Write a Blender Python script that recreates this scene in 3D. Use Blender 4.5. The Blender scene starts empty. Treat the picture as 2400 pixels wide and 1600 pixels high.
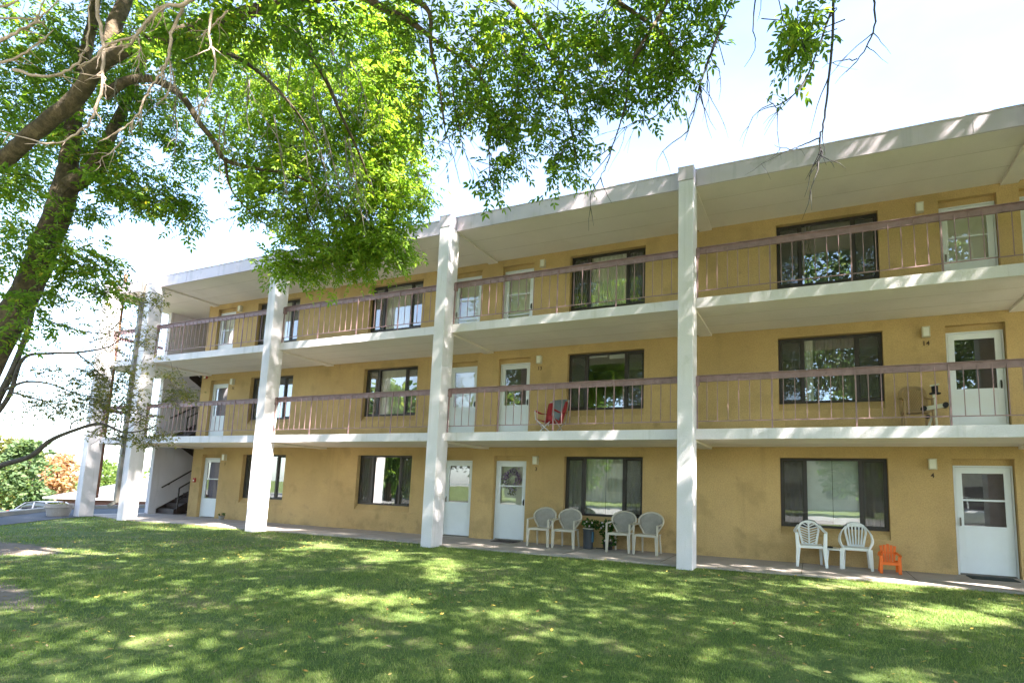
# Three-storey walk-up apartment building behind a lawn, seen from under an ash tree.
# World: X along the facade (right), Y into the building, Z up, metres; ground at Z = 0.
import bpy, math, random
import numpy as np
R = math.radians
scn = bpy.context.scene
COL = scn.collection
rnd = random.Random(7)

# ------------------------------------------------------------------ mesh helpers
class MB:
    def __init__(s):
        s.v = []; s.f = []; s.m = []
    def poly(s, pts, mi=0):
        n = len(s.v); s.v += [tuple(p) for p in pts]; s.f.append(tuple(range(n, n + len(pts)))); s.m.append(mi); return s
    def box(s, x0, x1, y0, y1, z0, z1, mi=0):
        n = len(s.v)
        s.v += [(x0,y0,z0),(x1,y0,z0),(x1,y1,z0),(x0,y1,z0),(x0,y0,z1),(x1,y0,z1),(x1,y1,z1),(x0,y1,z1)]
        for q in ((0,3,2,1),(4,5,6,7),(0,1,5,4),(1,2,6,5),(2,3,7,6),(3,0,4,7)):
            s.f.append(tuple(n + i for i in q)); s.m.append(mi)
        return s
    def bar(s, p, q, w, h, up=(0,0,1), w2=None, h2=None, mi=0):
        p = np.array(p, float); q = np.array(q, float); d = q - p; d /= np.linalg.norm(d)
        u = np.array(up, float)
        if abs(d @ u) > .98: u = np.array((0,1,0.)) if abs(d[1]) < .9 else np.array((1,0,0.))
        a = np.cross(d, u); a /= np.linalg.norm(a); b = np.cross(a, d)
        w2 = w if w2 is None else w2; h2 = h if h2 is None else h2
        n = len(s.v)
        for c, ww, hh in ((p, w, h), (q, w2, h2)):
            for i, j in ((-1,-1),(1,-1),(1,1),(-1,1)):
                s.v.append(tuple(c + a*i*ww/2 + b*j*hh/2))
        for f in ((3,2,1,0),(4,5,6,7),(0,1,5,4),(1,2,6,5),(2,3,7,6),(3,0,4,7)):
            s.f.append(tuple(n + i for i in f)); s.m.append(mi)
        return s
    def tube(s, pts, rad, n=8, cap=True, mi=0):
        P = np.array(pts, float); k = len(P)
        rad = [rad]*k if np.isscalar(rad) else rad
        T = np.gradient(P, axis=0); T /= np.linalg.norm(T, axis=1)[:,None] + 1e-9
        u = np.array((0,0,1.)) if abs(T[0][2]) < .9 else np.array((1.,0,0))
        base = len(s.v)
        for i in range(k):
            u = u - T[i]*(u @ T[i]); u /= np.linalg.norm(u) + 1e-9
            w = np.cross(T[i], u)
            for j in range(n):
                a = 2*math.pi*j/n
                s.v.append(tuple(P[i] + rad[i]*(math.cos(a)*u + math.sin(a)*w)))
        for i in range(k-1):
            for j in range(n):
                a = base + i*n + j; b = base + i*n + (j+1) % n
                s.f.append((a, b, b+n, a+n)); s.m.append(mi)
        if cap:
            s.f.append(tuple(base + j for j in range(n))[::-1]); s.m.append(mi)
            s.f.append(tuple(base + (k-1)*n + j for j in range(n))); s.m.append(mi)
        return s
    def lathe(s, prof, c=(0,0,0), n=20, mi=0):
        base = len(s.v); k = len(prof)
        for r, z in prof:
            for j in range(n):
                a = 2*math.pi*j/n; s.v.append((c[0]+r*math.cos(a), c[1]+r*math.sin(a), c[2]+z))
        for i in range(k-1):
            for j in range(n):
                a = base+i*n+j; b = base+i*n+(j+1) % n
                s.f.append((a, b, b+n, a+n)); s.m.append(mi)
        s.f.append(tuple(base+j for j in range(n))[::-1]); s.m.append(mi)
        s.f.append(tuple(base+(k-1)*n+j for j in range(n))); s.m.append(mi)
        return s
    def prism(s, pts, axis, a0, a1, mi=0):   # polygon extruded along x or y
        n = len(s.v); k = len(pts)
        for a in (a0, a1):
            for p, z in pts:
                s.v.append((p, a, z) if axis == 'y' else (a, p, z))
        s.f.append(tuple(range(n, n+k))); s.m.append(mi)
        s.f.append(tuple(range(n+2*k-1, n+k-1, -1))); s.m.append(mi)
        for i in range(k):
            j = (i+1) % k
            s.f.append((n+i, n+k+i, n+k+j, n+j)); s.m.append(mi)
        return s
    def ribbon(s, pts, half, thick, nrm, mi=0):   # flat strip of varying half-width
        P = np.array(pts, float); T = np.gradient(P, axis=0); T /= np.linalg.norm(T, axis=1)[:,None]
        N = np.array(nrm, float); base = len(s.v); k = len(P)
        half = [half]*k if np.isscalar(half) else half
        for i in range(k):
            sd = np.cross(T[i], N); sd /= np.linalg.norm(sd)
            nn = np.cross(sd, T[i])
            for a, b in ((-1,-1),(1,-1),(1,1),(-1,1)):
                s.v.append(tuple(P[i] + sd*a*half[i] + nn*b*thick/2))
        for i in range(k-1):
            for j in range(4):
                a = base+i*4+j; b = base+i*4+(j+1) % 4
                s.f.append((a, b, b+4, a+4)); s.m.append(mi)
        s.f.append((base+3, base+2, base+1, base)); s.m.append(mi)
        e = base+(k-1)*4; s.f.append((e, e+1, e+2, e+3)); s.m.append(mi)
        return s
    def build(s, name, mats, parent=None, smooth=False, bevel=0, loc=None):
        me = bpy.data.meshes.new(name); me.from_pydata(s.v, [], s.f)
        mats = mats if isinstance(mats, (list, tuple)) else [mats]
        for m in mats: me.materials.append(m)
        if len(mats) > 1: me.polygons.foreach_set('material_index', s.m)
        import bmesh
        b = bmesh.new(); b.from_mesh(me); bmesh.ops.recalc_face_normals(b, faces=b.faces); b.to_mesh(me); b.free()
        if smooth: me.polygons.foreach_set('use_smooth', [True]*len(me.polygons))
        o = bpy.data.objects.new(name, me); COL.objects.link(o)
        if parent: o.parent = parent
        if loc: o.location = loc
        if bevel:
            md = o.modifiers.new('bevel', 'BEVEL'); md.width = bevel; md.segments = 2; md.limit_method = 'ANGLE'; md.angle_limit = R(40)
        return o

def raw_mesh(name, V, F, mats, parent=None, mi=None):
    """mesh from numpy arrays; F is (n,k) with constant k"""
    me = bpy.data.meshes.new(name)
    n, k = F.shape
    me.vertices.add(len(V)); me.vertices.foreach_set('co', np.ascontiguousarray(V, np.float32).ravel())
    me.loops.add(n*k); me.loops.foreach_set('vertex_index', np.ascontiguousarray(F, np.int32).ravel())
    me.polygons.add(n); me.polygons.foreach_set('loop_start', np.arange(0, n*k, k, dtype=np.int32))
    try: me.polygons.foreach_set('loop_total', np.full(n, k, np.int32))
    except Exception: pass
    mats = mats if isinstance(mats, (list, tuple)) else [mats]
    for m in mats: me.materials.append(m)
    if mi is not None: me.polygons.foreach_set('material_index', np.ascontiguousarray(mi, np.int32))
    me.update(calc_edges=True)
    o = bpy.data.objects.new(name, me); COL.objects.link(o)
    if parent: o.parent = parent
    return o

def thing(name, label, cat, loc=(0,0,0), rz=0, group=None):
    o = bpy.data.objects.new(name, None); COL.objects.link(o)
    o.empty_display_size = .2; o.location = loc; o.rotation_euler = (0,0,rz)
    o['label'] = label; o['category'] = cat
    if group: o['group'] = group
    return o
def tag(o, label, cat, group=None):
    o['label'] = label; o['category'] = cat
    if group: o['group'] = group
    return o
def copy_tree(o, parent=None):
    c = o.copy(); COL.objects.link(c); c.parent = parent
    for ch in list(o.children): copy_tree(ch, c)
    return c
def smooth_line(pts, n=6):
    """Catmull-Rom through (x,y,z,...) rows"""
    P = np.array(pts, float)
    P = np.vstack([2*P[0]-P[1], P, 2*P[-1]-P[-2]]); out = []
    for i in range(1, len(P)-2):
        a, b, c, d = P[i-1], P[i], P[i+1], P[i+2]
        for t in np.arange(n)/n:
            out.append(.5*(2*b + (c-a)*t + (2*a-5*b+4*c-d)*t*t + (3*b-a-3*c+d)*t**3))
    out.append(P[-2]); return np.array(out)

# ------------------------------------------------------------------ materials
def nodes(name):
    m = bpy.data.materials.new(name); m.use_nodes = True
    t = m.node_tree; t.nodes.clear()
    o = t.nodes.new('ShaderNodeOutputMaterial')
    return m, t, o
def N(t, kind, **kw):
    n = t.nodes.new(kind)
    for k, v in kw.items():
        if k in n.inputs: n.inputs[k].default_value = v
        else: setattr(n, k, v)
    return n
def noise(t, co, scale, detail=4, rough=.55):
    n = t.nodes.new('ShaderNodeTexNoise'); n.inputs['Scale'].default_value = scale
    n.inputs['Detail'].default_value = detail; n.inputs['Roughness'].default_value = rough
    t.links.new(co, n.inputs['Vector']); return n.outputs['Fac']
def ramp(t, fac, stops):
    n = t.nodes.new('ShaderNodeValToRGB'); e = n.color_ramp.elements
    while len(e) < len(stops): e.new(.5)
    for el, (p, c) in zip(e, stops):
        el.position = p; el.color = (c[0], c[1], c[2], 1) if hasattr(c, '__len__') else (c, c, c, 1)
    t.links.new(fac, n.inputs['Fac']); return n.outputs['Color']
def mixc(t, fac, a, b, mode='MIX'):
    n = t.nodes.new('ShaderNodeMix'); n.data_type = 'RGBA'; n.blend_type = mode
    for sock, val in ((n.inputs[0], fac), (n.inputs[6], a), (n.inputs[7], b)):
        if isinstance(val, bpy.types.NodeSocket): t.links.new(val, sock)
        elif hasattr(val, '__len__'): sock.default_value = (*val[:3], 1)
        else: sock.default_value = val
    return n.outputs[2]
def objco(t): return t.nodes.new('ShaderNodeTexCoord').outputs['Object']
def mul(c, k): return tuple(max(0, x*k) for x in c)
def streaks(t, co, scale, thr, amt):
    mp = t.nodes.new('ShaderNodeMapping'); mp.inputs['Scale'].default_value = (scale, scale, scale*.07)
    t.links.new(co, mp.inputs[0])
    return ramp(t, noise(t, mp.outputs[0], 1, 4, .6), [(thr, 0), (thr+.16, amt)])
def pm(name, col, rough=.6, var=.12, vs=2.5, bump=0, bs=60, metal=0, spec=.4, spots=None, fine=0, streak=None):
    m, t, o = nodes(name); co = objco(t)
    b = N(t, 'ShaderNodeBsdfPrincipled', Roughness=rough, Metallic=metal); b.inputs['Specular IOR Level'].default_value = spec
    c = ramp(t, noise(t, co, vs, 5, .6), [(.3, mul(col, 1-var)), (.7, mul(col, 1+var))])
    if fine: c = mixc(t, 1, c, ramp(t, noise(t, co, bs, 2), [(.25, 1-fine), (.75, 1.0)]), 'MULTIPLY')
    if spots:
        sc, lo, hi, scol, amt = spots
        f = ramp(t, noise(t, co, sc, 5, .62), [(lo, 0), (hi, amt)])
        c = mixc(t, f, c, scol)
    if streak:
        c = mixc(t, streaks(t, co, *streak[:3]), c, streak[3])
    t.links.new(c, b.inputs['Base Color'])
    if bump:
        bn = N(t, 'ShaderNodeBump', Strength=bump, Distance=.02)
        t.links.new(noise(t, co, bs, 3), bn.inputs['Height']); t.links.new(bn.outputs[0], b.inputs['Normal'])
    t.links.new(b.outputs[0], o.inputs[0]); return m
def leafmat(name, stops, trans, tw=.45, clump=.5, rough=.5):
    """leaf colour picked per leaflet, drifting a little from clump to clump; half diffuse, half translucent"""
    m, t, o = nodes(name); co = objco(t)
    g = t.nodes.new('ShaderNodeNewGeometry')
    f = mixc(t, clump, g.outputs['Random Per Island'], noise(t, co, .8, 3))
    c = ramp(t, f, stops)
    b = N(t, 'ShaderNodeBsdfPrincipled', Roughness=rough); b.inputs['Specular IOR Level'].default_value = .25
    t.links.new(c, b.inputs['Base Color'])
    tr = t.nodes.new('ShaderNodeBsdfTranslucent')
    t.links.new(mixc(t, 1, c, trans, 'MULTIPLY'), tr.inputs['Color'])
    mx = N(t, 'ShaderNodeMixShader'); mx.inputs[0].default_value = tw
    t.links.new(b.outputs[0], mx.inputs[1]); t.links.new(tr.outputs[0], mx.inputs[2]); t.links.new(mx.outputs[0], o.inputs[0])
    return m
def glassmat(name, base=.14, k=1.5, tint=(.75,.8,.78), rough=.008):
    m, t, o = nodes(name)
    tr = t.nodes.new('ShaderNodeBsdfTransparent'); tr.inputs[0].default_value = (*tint, 1)
    gl = N(t, 'ShaderNodeBsdfGlossy', Roughness=rough); gl.inputs['Color'].default_value = (.95,.97,1,1)
    fr = N(t, 'ShaderNodeFresnel', IOR=1.5)
    ma = t.nodes.new('ShaderNodeMath'); ma.operation = 'MULTIPLY_ADD'; ma.use_clamp = True
    t.links.new(fr.outputs[0], ma.inputs[0]); ma.inputs[1].default_value = k; ma.inputs[2].default_value = base
    co = objco(t)
    bn = N(t, 'ShaderNodeBump', Strength=.03, Distance=.02); t.links.new(noise(t, co, 2.2, 1), bn.inputs['Height'])
    t.links.new(bn.outputs[0], gl.inputs['Normal'])
    mx = t.nodes.new('ShaderNodeMixShader')
    t.links.new(ma.outputs[0], mx.inputs[0]); t.links.new(tr.outputs[0], mx.inputs[1]); t.links.new(gl.outputs[0], mx.inputs[2])
    t.links.new(mx.outputs[0], o.inputs[0]); return m
def screenmat(name, col=(.03,.03,.03), dens=.55):
    m, t, o = nodes(name)
    tr = t.nodes.new('ShaderNodeBsdfTransparent'); d = t.nodes.new('ShaderNodeBsdfDiffuse'); d.inputs[0].default_value = (*col, 1)
    mx = t.nodes.new('ShaderNodeMixShader'); mx.inputs[0].default_value = dens
    t.links.new(tr.outputs[0], mx.inputs[1]); t.links.new(d.outputs[0], mx.inputs[2]); t.links.new(mx.outputs[0], o.inputs[0]); return m
def stuccomat():
    m, t, o = nodes('mustard_stucco'); co = objco(t)
    b = N(t, 'ShaderNodeBsdfPrincipled', Roughness=.9); b.inputs['Specular IOR Level'].default_value = .15
    col = STUCCO
    c = ramp(t, noise(t, co, .55, 6, .6), [(.3, mul(col, .85)), (.7, mul(col, 1.14))])
    c = mixc(t, 1, c, ramp(t, noise(t, co, 45, 2, .6), [(.3, .8), (.62, 1.0)]), 'MULTIPLY')
    # rounded damp and dirt blotches with edges of their own
    f = ramp(t, noise(t, co, 1.35, 3, .5), [(.57, 0), (.66, .26), (.76, .34)])
    c = mixc(t, f, c, (.26,.19,.08))
    c = mixc(t, streaks(t, co, 3.5, .58, .22), c, (.25,.185,.085))
    # splash marks along the foot of the wall, ragged blotches
    sp = t.nodes.new('ShaderNodeSeparateXYZ'); t.links.new(co, sp.inputs[0])
    z = N(t, 'ShaderNodeMapRange'); z.inputs[1].default_value = .75; z.inputs[2].default_value = .05; z.clamp = True
    t.links.new(sp.outputs[2], z.inputs[0])
    ad = t.nodes.new('ShaderNodeMath'); ad.operation = 'MULTIPLY_ADD'; t.links.new(z.outputs[0], ad.inputs[0]); ad.inputs[1].default_value = .13
    t.links.new(noise(t, co, 2.6, 5, .65), ad.inputs[2])
    c = mixc(t, ramp(t, ad.outputs[0], [(.62, 0), (.74, .26)]), c, (.15,.11,.06))
    t.links.new(c, b.inputs['Base Color'])
    bn = N(t, 'ShaderNodeBump', Strength=.5, Distance=.012)
    t.links.new(noise(t, co, 38, 4, .7), bn.inputs['Height']); t.links.new(bn.outputs[0], b.inputs['Normal'])
    t.links.new(b.outputs[0], o.inputs[0]); return m
STUCCO = (.555,.378,.172)
M = {}
M['stucco'] = stuccomat()
M['white'] = pm('white_painted_concrete', (.755,.695,.715), .8, .06, 1.2, .25, 45, spots=(2.2,.62,.75,(.5,.47,.42),.5), fine=.08, streak=(5,.56,.38,(.42,.38,.33)))
M['soffit'] = pm('tan_painted_soffit', (.80,.715,.63), .9, .06, .8, .15, 40, spots=(.7,.58,.72,(.68,.60,.50),.7), fine=.06)
M['joint_tan'] = pm('soffit_joint', (.60,.52,.42), .9, .12, 2)
M['fascia'] = pm('grey_metal_fascia', (.60,.515,.575), .5, .08, 1.5, .05, 20, metal=.0, spots=(3,.6,.72,(.30,.27,.25),.5), streak=(4,.54,.4,(.30,.285,.29)))
M['concrete'] = pm('grey_concrete', (.42,.36,.32), .9, .15, 1.6, .3, 60, spots=(3,.58,.75,(.22,.19,.16),.6), fine=.15)
M['deck'] = pm('pale_deck_coating', (.70,.66,.60), .85, .1, 1.5, .2, 50)  # balcony concrete lightened to bounce more light onto the walls
M['rail'] = pm('worn_maroon_paint', (.30,.185,.19), .55, .22, 6, .2, 80, spots=(9,.58,.7,(.17,.10,.095),.7))
M['bronze'] = pm('dark_bronze_aluminium', (.040,.031,.027), .45, .15, 4)
M['door'] = pm('white_door_paint', (.74,.76,.77), .4, .04, 2, spots=(7,.66,.76,(.5,.48,.44),.4))
M['cream'] = pm('cream_curtain', (.74,.70,.58), .9, .1, 3)
M['entry'] = pm('pale_entry_door', (.86,.82,.66), .6, .04, 3)
M['blind'] = pm('white_blind', (.86,.85,.82), .8, .05, 6)
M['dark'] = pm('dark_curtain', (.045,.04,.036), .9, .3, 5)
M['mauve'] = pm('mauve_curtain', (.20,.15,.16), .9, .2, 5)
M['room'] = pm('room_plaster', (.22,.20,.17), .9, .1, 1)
M['black'] = pm('black_metal', (.018,.018,.018), .4, .1, 5)
M['lamp'] = pm('lamp_housing', (.62,.57,.44), .5, .08, 5)
M['diffuser'] = pm('lamp_lens', (.78,.76,.66), .3, .03, 5)
M['number'] = pm('dark_brown_numerals', (.07,.035,.02), .5, .1, 5)
M['glass'] = glassmat('window_glass', .18, 1.4, (.93,.95,.93))
M['doorglass'] = glassmat('storm_door_glass', .10, 1.4, (.95,.96,.95))
M['screen'] = screenmat('insect_screen', (.115,.11,.10), .5)
M['pipe'] = pm('grey_brown_downpipe', (.20,.175,.15), .55, .25, 4, .1, 30, spots=(5,.55,.7,(.12,.09,.07),.7))
M['rust'] = pm('rusty_downpipe', (.27,.13,.085), .7, .35, 5, .2, 40, spots=(6,.5,.7,(.35,.13,.05),.8))
M['stair'] = pm('dark_brown_stair_steel', (.052,.036,.032), .5, .25, 4)
M['red'] = pm('red_alarm_plastic', (.42,.04,.03), .45, .1, 5)
M['plainwhite'] = pm('white_plastic', (.76,.76,.74), .38, .05, 4, spots=(6,.6,.75,(.58,.56,.5),.5))
M['beigeplastic'] = pm('beige_resin', (.54,.48,.39), .5, .08, 4, spots=(8,.6,.75,(.40,.35,.28),.5))
M['weave'] = pm('grey_beige_sling', (.36,.33,.29), .8, .12, 8, .4, 220, fine=.3)
M['orange'] = pm('orange_plastic', (.80,.15,.015), .42, .08, 5)
M['asphalt'] = pm('asphalt', (.060,.062,.072), .9, .2, 1.2, .3, 60, spots=(.6,.55,.7,(.085,.083,.09),.5), fine=.25)
M['bark'] = pm('ash_bark', (.185,.135,.085), .95, .35, 6, 1.0, 26, spots=(13,.47,.58,(.06,.045,.03),.9), fine=.6)
M['limb'] = pm('young_bark', (.105,.085,.07), .85, .3, 7, .5, 30)
M['dead'] = pm('bare_dead_wood', (.47,.34,.27), .8, .28, 9, .3, 60, spots=(12,.55,.7,(.25,.17,.14),.7))  # pinkish tan of sunlit bark put into the base colour
M['greytwig'] = pm('grey_twig_bark', (.25,.205,.185), .85, .25, 9)
M['twig'] = pm('dark_twig_bark', (.05,.042,.045), .8, .2, 9)
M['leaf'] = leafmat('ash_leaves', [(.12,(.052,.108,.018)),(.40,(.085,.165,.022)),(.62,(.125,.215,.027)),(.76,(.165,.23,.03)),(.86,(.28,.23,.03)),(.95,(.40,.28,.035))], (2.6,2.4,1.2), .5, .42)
M['leaf_light'] = leafmat('bright_ash_leaves', [(.12,(.085,.150,.020)),(.45,(.140,.240,.028)),(.70,(.190,.280,.034)),(.86,(.26,.27,.04)),(.95,(.38,.29,.045))], (2.3,2.2,1.2), .5, .42)  # same ash leaves, sunlight on the right crown put into the colour
M['leaf_high'] = leafmat('upper_ash_leaves', [(.12,(.030,.060,.018)),(.6,(.055,.095,.026)),(.95,(.12,.13,.03))], (3.4,3.2,3.6), .42, .42)  # pale neutral translucency lifts the fill light under the unseen canopy
M['leaf_sparse'] = leafmat('thin_olive_leaves', [(.15,(.085,.10,.035)),(.5,(.15,.165,.05)),(.75,(.22,.20,.06)),(.95,(.34,.22,.075))], (2.0,1.9,1.2), .5, .3)
M['grass'] = leafmat('grass_blades', [(.10,(.080,.132,.026)),(.38,(.140,.210,.044)),(.60,(.205,.265,.065)),(.78,(.31,.31,.12)),(.95,(.46,.40,.22))], (1.5,1.5,1.1), .35, .55, .6)
M['fallen'] = leafmat('fallen_leaf', [(.1,(.24,.13,.05)),(.4,(.45,.30,.06)),(.7,(.55,.42,.08)),(.9,(.42,.32,.18))], (1,1,1), .2, .1, .6)

# ------------------------------------------------------------------ the plan
B = 5.908                                   # bay
XC = [-20.16, -17.73, -11.816, -5.908, 0.0, 5.908, 11.816]   # left edge of each column
CW, CD = .297, .42                          # column width, depth
SF, W = .293, 2.264                         # slab edge, wall face
XL, XR = -17.95, 12.1                       # ends of the wall
FL = [0.0, 2.645, 5.285]                    # window/door datum of each storey
SLAB = [(2.422, 2.622), (5.058, 5.262)]
ROOF0, ROOF1 = 7.65, 7.99
WIN = [(8.33,10.37), (1.73,3.77), (-3.38,-1.33), (-10.23,-8.18), (-15.33,-13.29)]
DOOR = [(6.20,7.18), (4.86,5.84), (-5.44,-4.46), (-7.10,-6.12), (-17.44,-16.47)]
SUN = np.array((.627, -.266, .731)); SUN /= np.linalg.norm(SUN)

bld = thing('apartment_building', 'three-storey mustard stucco apartment building with white columns and open walkways', 'building')

# wall with recessed openings
def make_wall():
    b = MB()
    xs = sorted({XL, XR, *[x for p in WIN+DOOR for x in p]})
    zs = sorted({-.1, ROOF0, *[f+z for f in FL for z in (.56, 2.19)], *[f for f in FL[1:]], 0.0})
    def hole(x, z):
        for f in FL:
            for a, c in WIN:
                if a < x < c and f+.56 < z < f+2.19: return True
            for a, c in DOOR:
                if a < x < c and f < z < f+2.19: return True
        return False
    for x0, x1 in zip(xs, xs[1:]):
        for z0, z1 in zip(zs, zs[1:]):
            if not hole((x0+x1)/2, (z0+z1)/2):
                b.poly([(x0,W,z0),(x1,W,z0),(x1,W,z1),(x0,W,z1)])
    D = .20
    for f in FL:
        for a, c in WIN:
            s, h = f+.56, f+2.19; e = f+.73
            b.poly([(a,W,h),(c,W,h),(c,W+D,h),(a,W+D,h)])
            b.poly([(a,W,s),(a,W,h),(a,W+D,h),(a,W+D,e),(a,W+.13,e)])
            b.poly([(c,W,s),(c,W,h),(c,W+D,h),(c,W+D,e),(c,W+.13,e)])
            b.poly([(a,W,s),(c,W,s),(c,W+.13,e),(a,W+.13,e)])
            b.poly([(a,W+.13,e),(c,W+.13,e),(c,W+D,e),(a,W+D,e)])
        for a, c in DOOR:
            h = f+2.19
            b.poly([(a,W,h),(c,W,h),(c,W+D,h),(a,W+D,h)])
            for x in (a, c): b.poly([(x,W,f),(x,W,h),(x,W+D,h),(x,W+D,f)])
            b.poly([(a,W+.115,f+2.06),(c,W+.115,f+2.06),(c,W+.115,h),(a,W+.115,h)])
    # end wall beside the stair hall and the rear wall
    b.poly([(XL,W,-.1),(XL,W,ROOF0),(XL,W+7,ROOF0),(XL,W+7,-.1)])
    b.poly([(XR,W,-.1),(XR,W,ROOF0),(XR,W+7,ROOF0),(XR,W+7,-.1)])
    b.poly([(XL,W+7,-.1),(XR,W+7,-.1),(XR,W+7,ROOF0),(XL,W+7,ROOF0)])
    return b.build('wall', M['stucco'], bld)
make_wall()
# inner faces of the rooms, seen through the glass
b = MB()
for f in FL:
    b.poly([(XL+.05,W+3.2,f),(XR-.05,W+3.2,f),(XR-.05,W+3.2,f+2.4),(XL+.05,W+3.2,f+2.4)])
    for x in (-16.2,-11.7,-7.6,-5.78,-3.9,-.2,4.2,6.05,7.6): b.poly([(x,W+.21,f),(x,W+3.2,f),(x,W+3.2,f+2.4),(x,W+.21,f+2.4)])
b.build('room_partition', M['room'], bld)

# slabs: white edge, tan underside, concrete top lightened for bounce
def slab(z0, z1):
    b = MB()
    XE = -20.56
    for x0, x1, y1 in ((XL, XR, W+7), (XE, XL, W)):
        b.poly([(x0,SF,z0),(x1,SF,z0),(x1,y1,z0),(x0,y1,z0)], 1)
        b.poly([(x0,SF,z1),(x1,SF,z1),(x1,y1,z1),(x0,y1,z1)], 2)
        b.poly([(x0,SF,z0),(x1,SF,z0),(x1,SF,z1),(x0,SF,z1)], 0)
    b.poly([(XE,SF,z0),(XE,W,z0),(XE,W,z1),(XE,SF,z1)], 0)
    b.poly([(XE,W,z0),(XL,W,z0),(XL,W,z1),(XE,W,z1)], 0)
    b.poly([(XR,SF,z0),(XR,W+7,z0),(XR,W+7,z1),(XR,SF,z1)], 0)
    for x in XC[1:]:      # shallow beam from each column to the wall
        b.box(x+.002, x+CW-.002, SF+.14, W-.003, z0-.05, z0-.002, 1)
    for y in (.92, 1.60): b.box(-20.5, XR, y, y+.014, z0-.0025, z0-.0005, 3)
    return b.build('balcony_slab', [M['white'], M['soffit'], M['deck'], M['joint_tan']], bld)
for z0, z1 in SLAB: slab(z0, z1)
b = MB(); XE = -20.62
b.box(XE, XR, SF+.012, W+7.2, ROOF0, ROOF1-.05, 1)
for x in XC[1:]: b.box(x+.002, x+CW-.002, SF+.14, W-.003, ROOF0-.05, ROOF0-.002, 1)
for y in (.92, 1.60): b.box(-20.5, XR, y, y+.014, ROOF0-.0025, ROOF0-.0005, 2)
b.build('roof_slab', [M['white'], M['soffit'], M['joint_tan']], bld)
b = MB()
b.box(XE-.012, XR, SF-.02, SF+.011, ROOF0-.012, ROOF1)
b.box(XE-.012, XE-.001, SF+.011, W+7.2, ROOF0-.012, ROOF1)
b.box(XE-.03, XR, SF-.034, SF+.03, ROOF1, ROOF1+.018)
x = -19.2
while x < XR:                                # lapped seams of the metal edge
    b.box(x, x+.05, SF-.025, SF-.0205, ROOF0-.012, ROOF1); x += 3.03
b.build('fascia', M['fascia'], bld)
for i, x in enumerate(XC):
    c = MB().box(x, x+CW, 0, CD, -.3, 7.655).build('column', M['white'], bld, bevel=.012)
    k = MB().box(x-.008, x+CW+.008, -.012, SF-.036, 7.657, 7.93)
    k.box(x-.014, x+CW+.014, -.018, SF-.036, 7.93, 7.945)
    k.build('cap', M['fascia'], c)

# windows
def window(x0, x1, f, left, mid, right, mid_lo=0.0, mid_split=None):
    """dark three-light slider; left/mid/right name what hangs behind each light"""
    z0, z1 = f+.735, f+2.185
    a, c = x0+.005, x1-.005
    m1, m2 = x0+.50, x0+1.55
    y0, y1 = W+.125, W+.19
    b = MB()
    t = .05
    b.box(a, c, y0, y1, z0, z0+t); b.box(a, c, y0, y1, z1-t, z1)
    b.box(a, a+t, y0, y1, z0+t, z1-t); b.box(c-t, c, y0, y1, z0+t, z1-t)
    for m in (m1, m2): b.box(m-.035, m+.035, y0-.006, y1, z0+t, z1-t)
    for p, q in ((a+t, m1-.035), (m2+.035, c-t)):      # sash rails of the side lights
        b.box(p, q, y0+.012, y1-.012, z0+t, z0+t+.035); b.box(p, q, y0+.012, y1-.012, z1-t-.035, z1-t)
        b.box(p, p+.03, y0+.012, y1-.012, z0+t+.035, z1-t-.035); b.box(q-.03, q, y0+.012, y1-.012, z0+t+.035, z1-t-.035)
    w = b.build('window', M['bronze'], bld)
    g = MB()
    for p, q in ((a+t,m1-.03),(m1+.03,m2-.03),(m2+.03,c-t)):
        yy = y0+.035
        g.poly([(p,yy,z0+.04),(q,yy,z0+.04),(q,yy,z1-.04),(p,yy,z1-.04)])
    g.build('pane', M['glass'], w)
    for p, q in ((a+t,m1-.035),(m2+.035,c-t)):
        MB().poly([(p,y0+.006,z0+t),(q,y0+.006,z0+t),(q,y0+.006,z1-t),(p,y0+.006,z1-t)]).build('screen', M['screen'], w)
    def drape(p, q, kind, lo=0.0, hi=1.0):
        if kind is None: return
        b = MB(); n = max(6, int((q-p)/.03)); yy = W+.235
        zz0, zz1 = z0+(z1-z0)*lo, z0+(z1-z0)*hi
        flat = kind == 'blind'
        for i in range(n):
            xa, xb = p+(q-p)*i/n, p+(q-p)*(i+1)/n
            ya = yy+(0 if flat else .018*math.sin(i*1.9)); yb = yy+(.006 if flat else .018*math.sin((i+1)*1.9))
            b.poly([(xa,ya,zz0),(xb,yb,zz0),(xb,yb,zz1),(xa,ya,zz1)])
        b.build('curtain', M[kind], w)
    drape(x0, m1, left); drape(m2, x1, right)
    if mid_split:
        for p, q, kind, lo, hi in mid_split: drape(m1+(m2-m1)*p, m1+(m2-m1)*q, kind, lo, hi)
    else: drape(m1, m2, mid, mid_lo)
    return w
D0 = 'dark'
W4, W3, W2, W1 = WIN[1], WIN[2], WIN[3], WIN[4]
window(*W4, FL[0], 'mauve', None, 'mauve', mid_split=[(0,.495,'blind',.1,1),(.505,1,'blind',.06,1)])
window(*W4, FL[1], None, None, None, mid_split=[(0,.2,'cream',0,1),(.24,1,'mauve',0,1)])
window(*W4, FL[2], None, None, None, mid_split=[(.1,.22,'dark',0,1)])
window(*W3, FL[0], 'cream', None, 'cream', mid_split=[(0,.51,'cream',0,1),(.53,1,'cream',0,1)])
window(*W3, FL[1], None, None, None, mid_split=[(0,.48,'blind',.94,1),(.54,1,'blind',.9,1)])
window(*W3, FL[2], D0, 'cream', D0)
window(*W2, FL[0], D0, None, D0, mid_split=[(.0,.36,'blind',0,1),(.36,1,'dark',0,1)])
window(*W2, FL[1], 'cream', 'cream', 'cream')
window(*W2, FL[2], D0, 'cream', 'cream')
for f in FL: window(*W1, f, D0, 'cream' if f == FL[2] else D0, D0)
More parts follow.
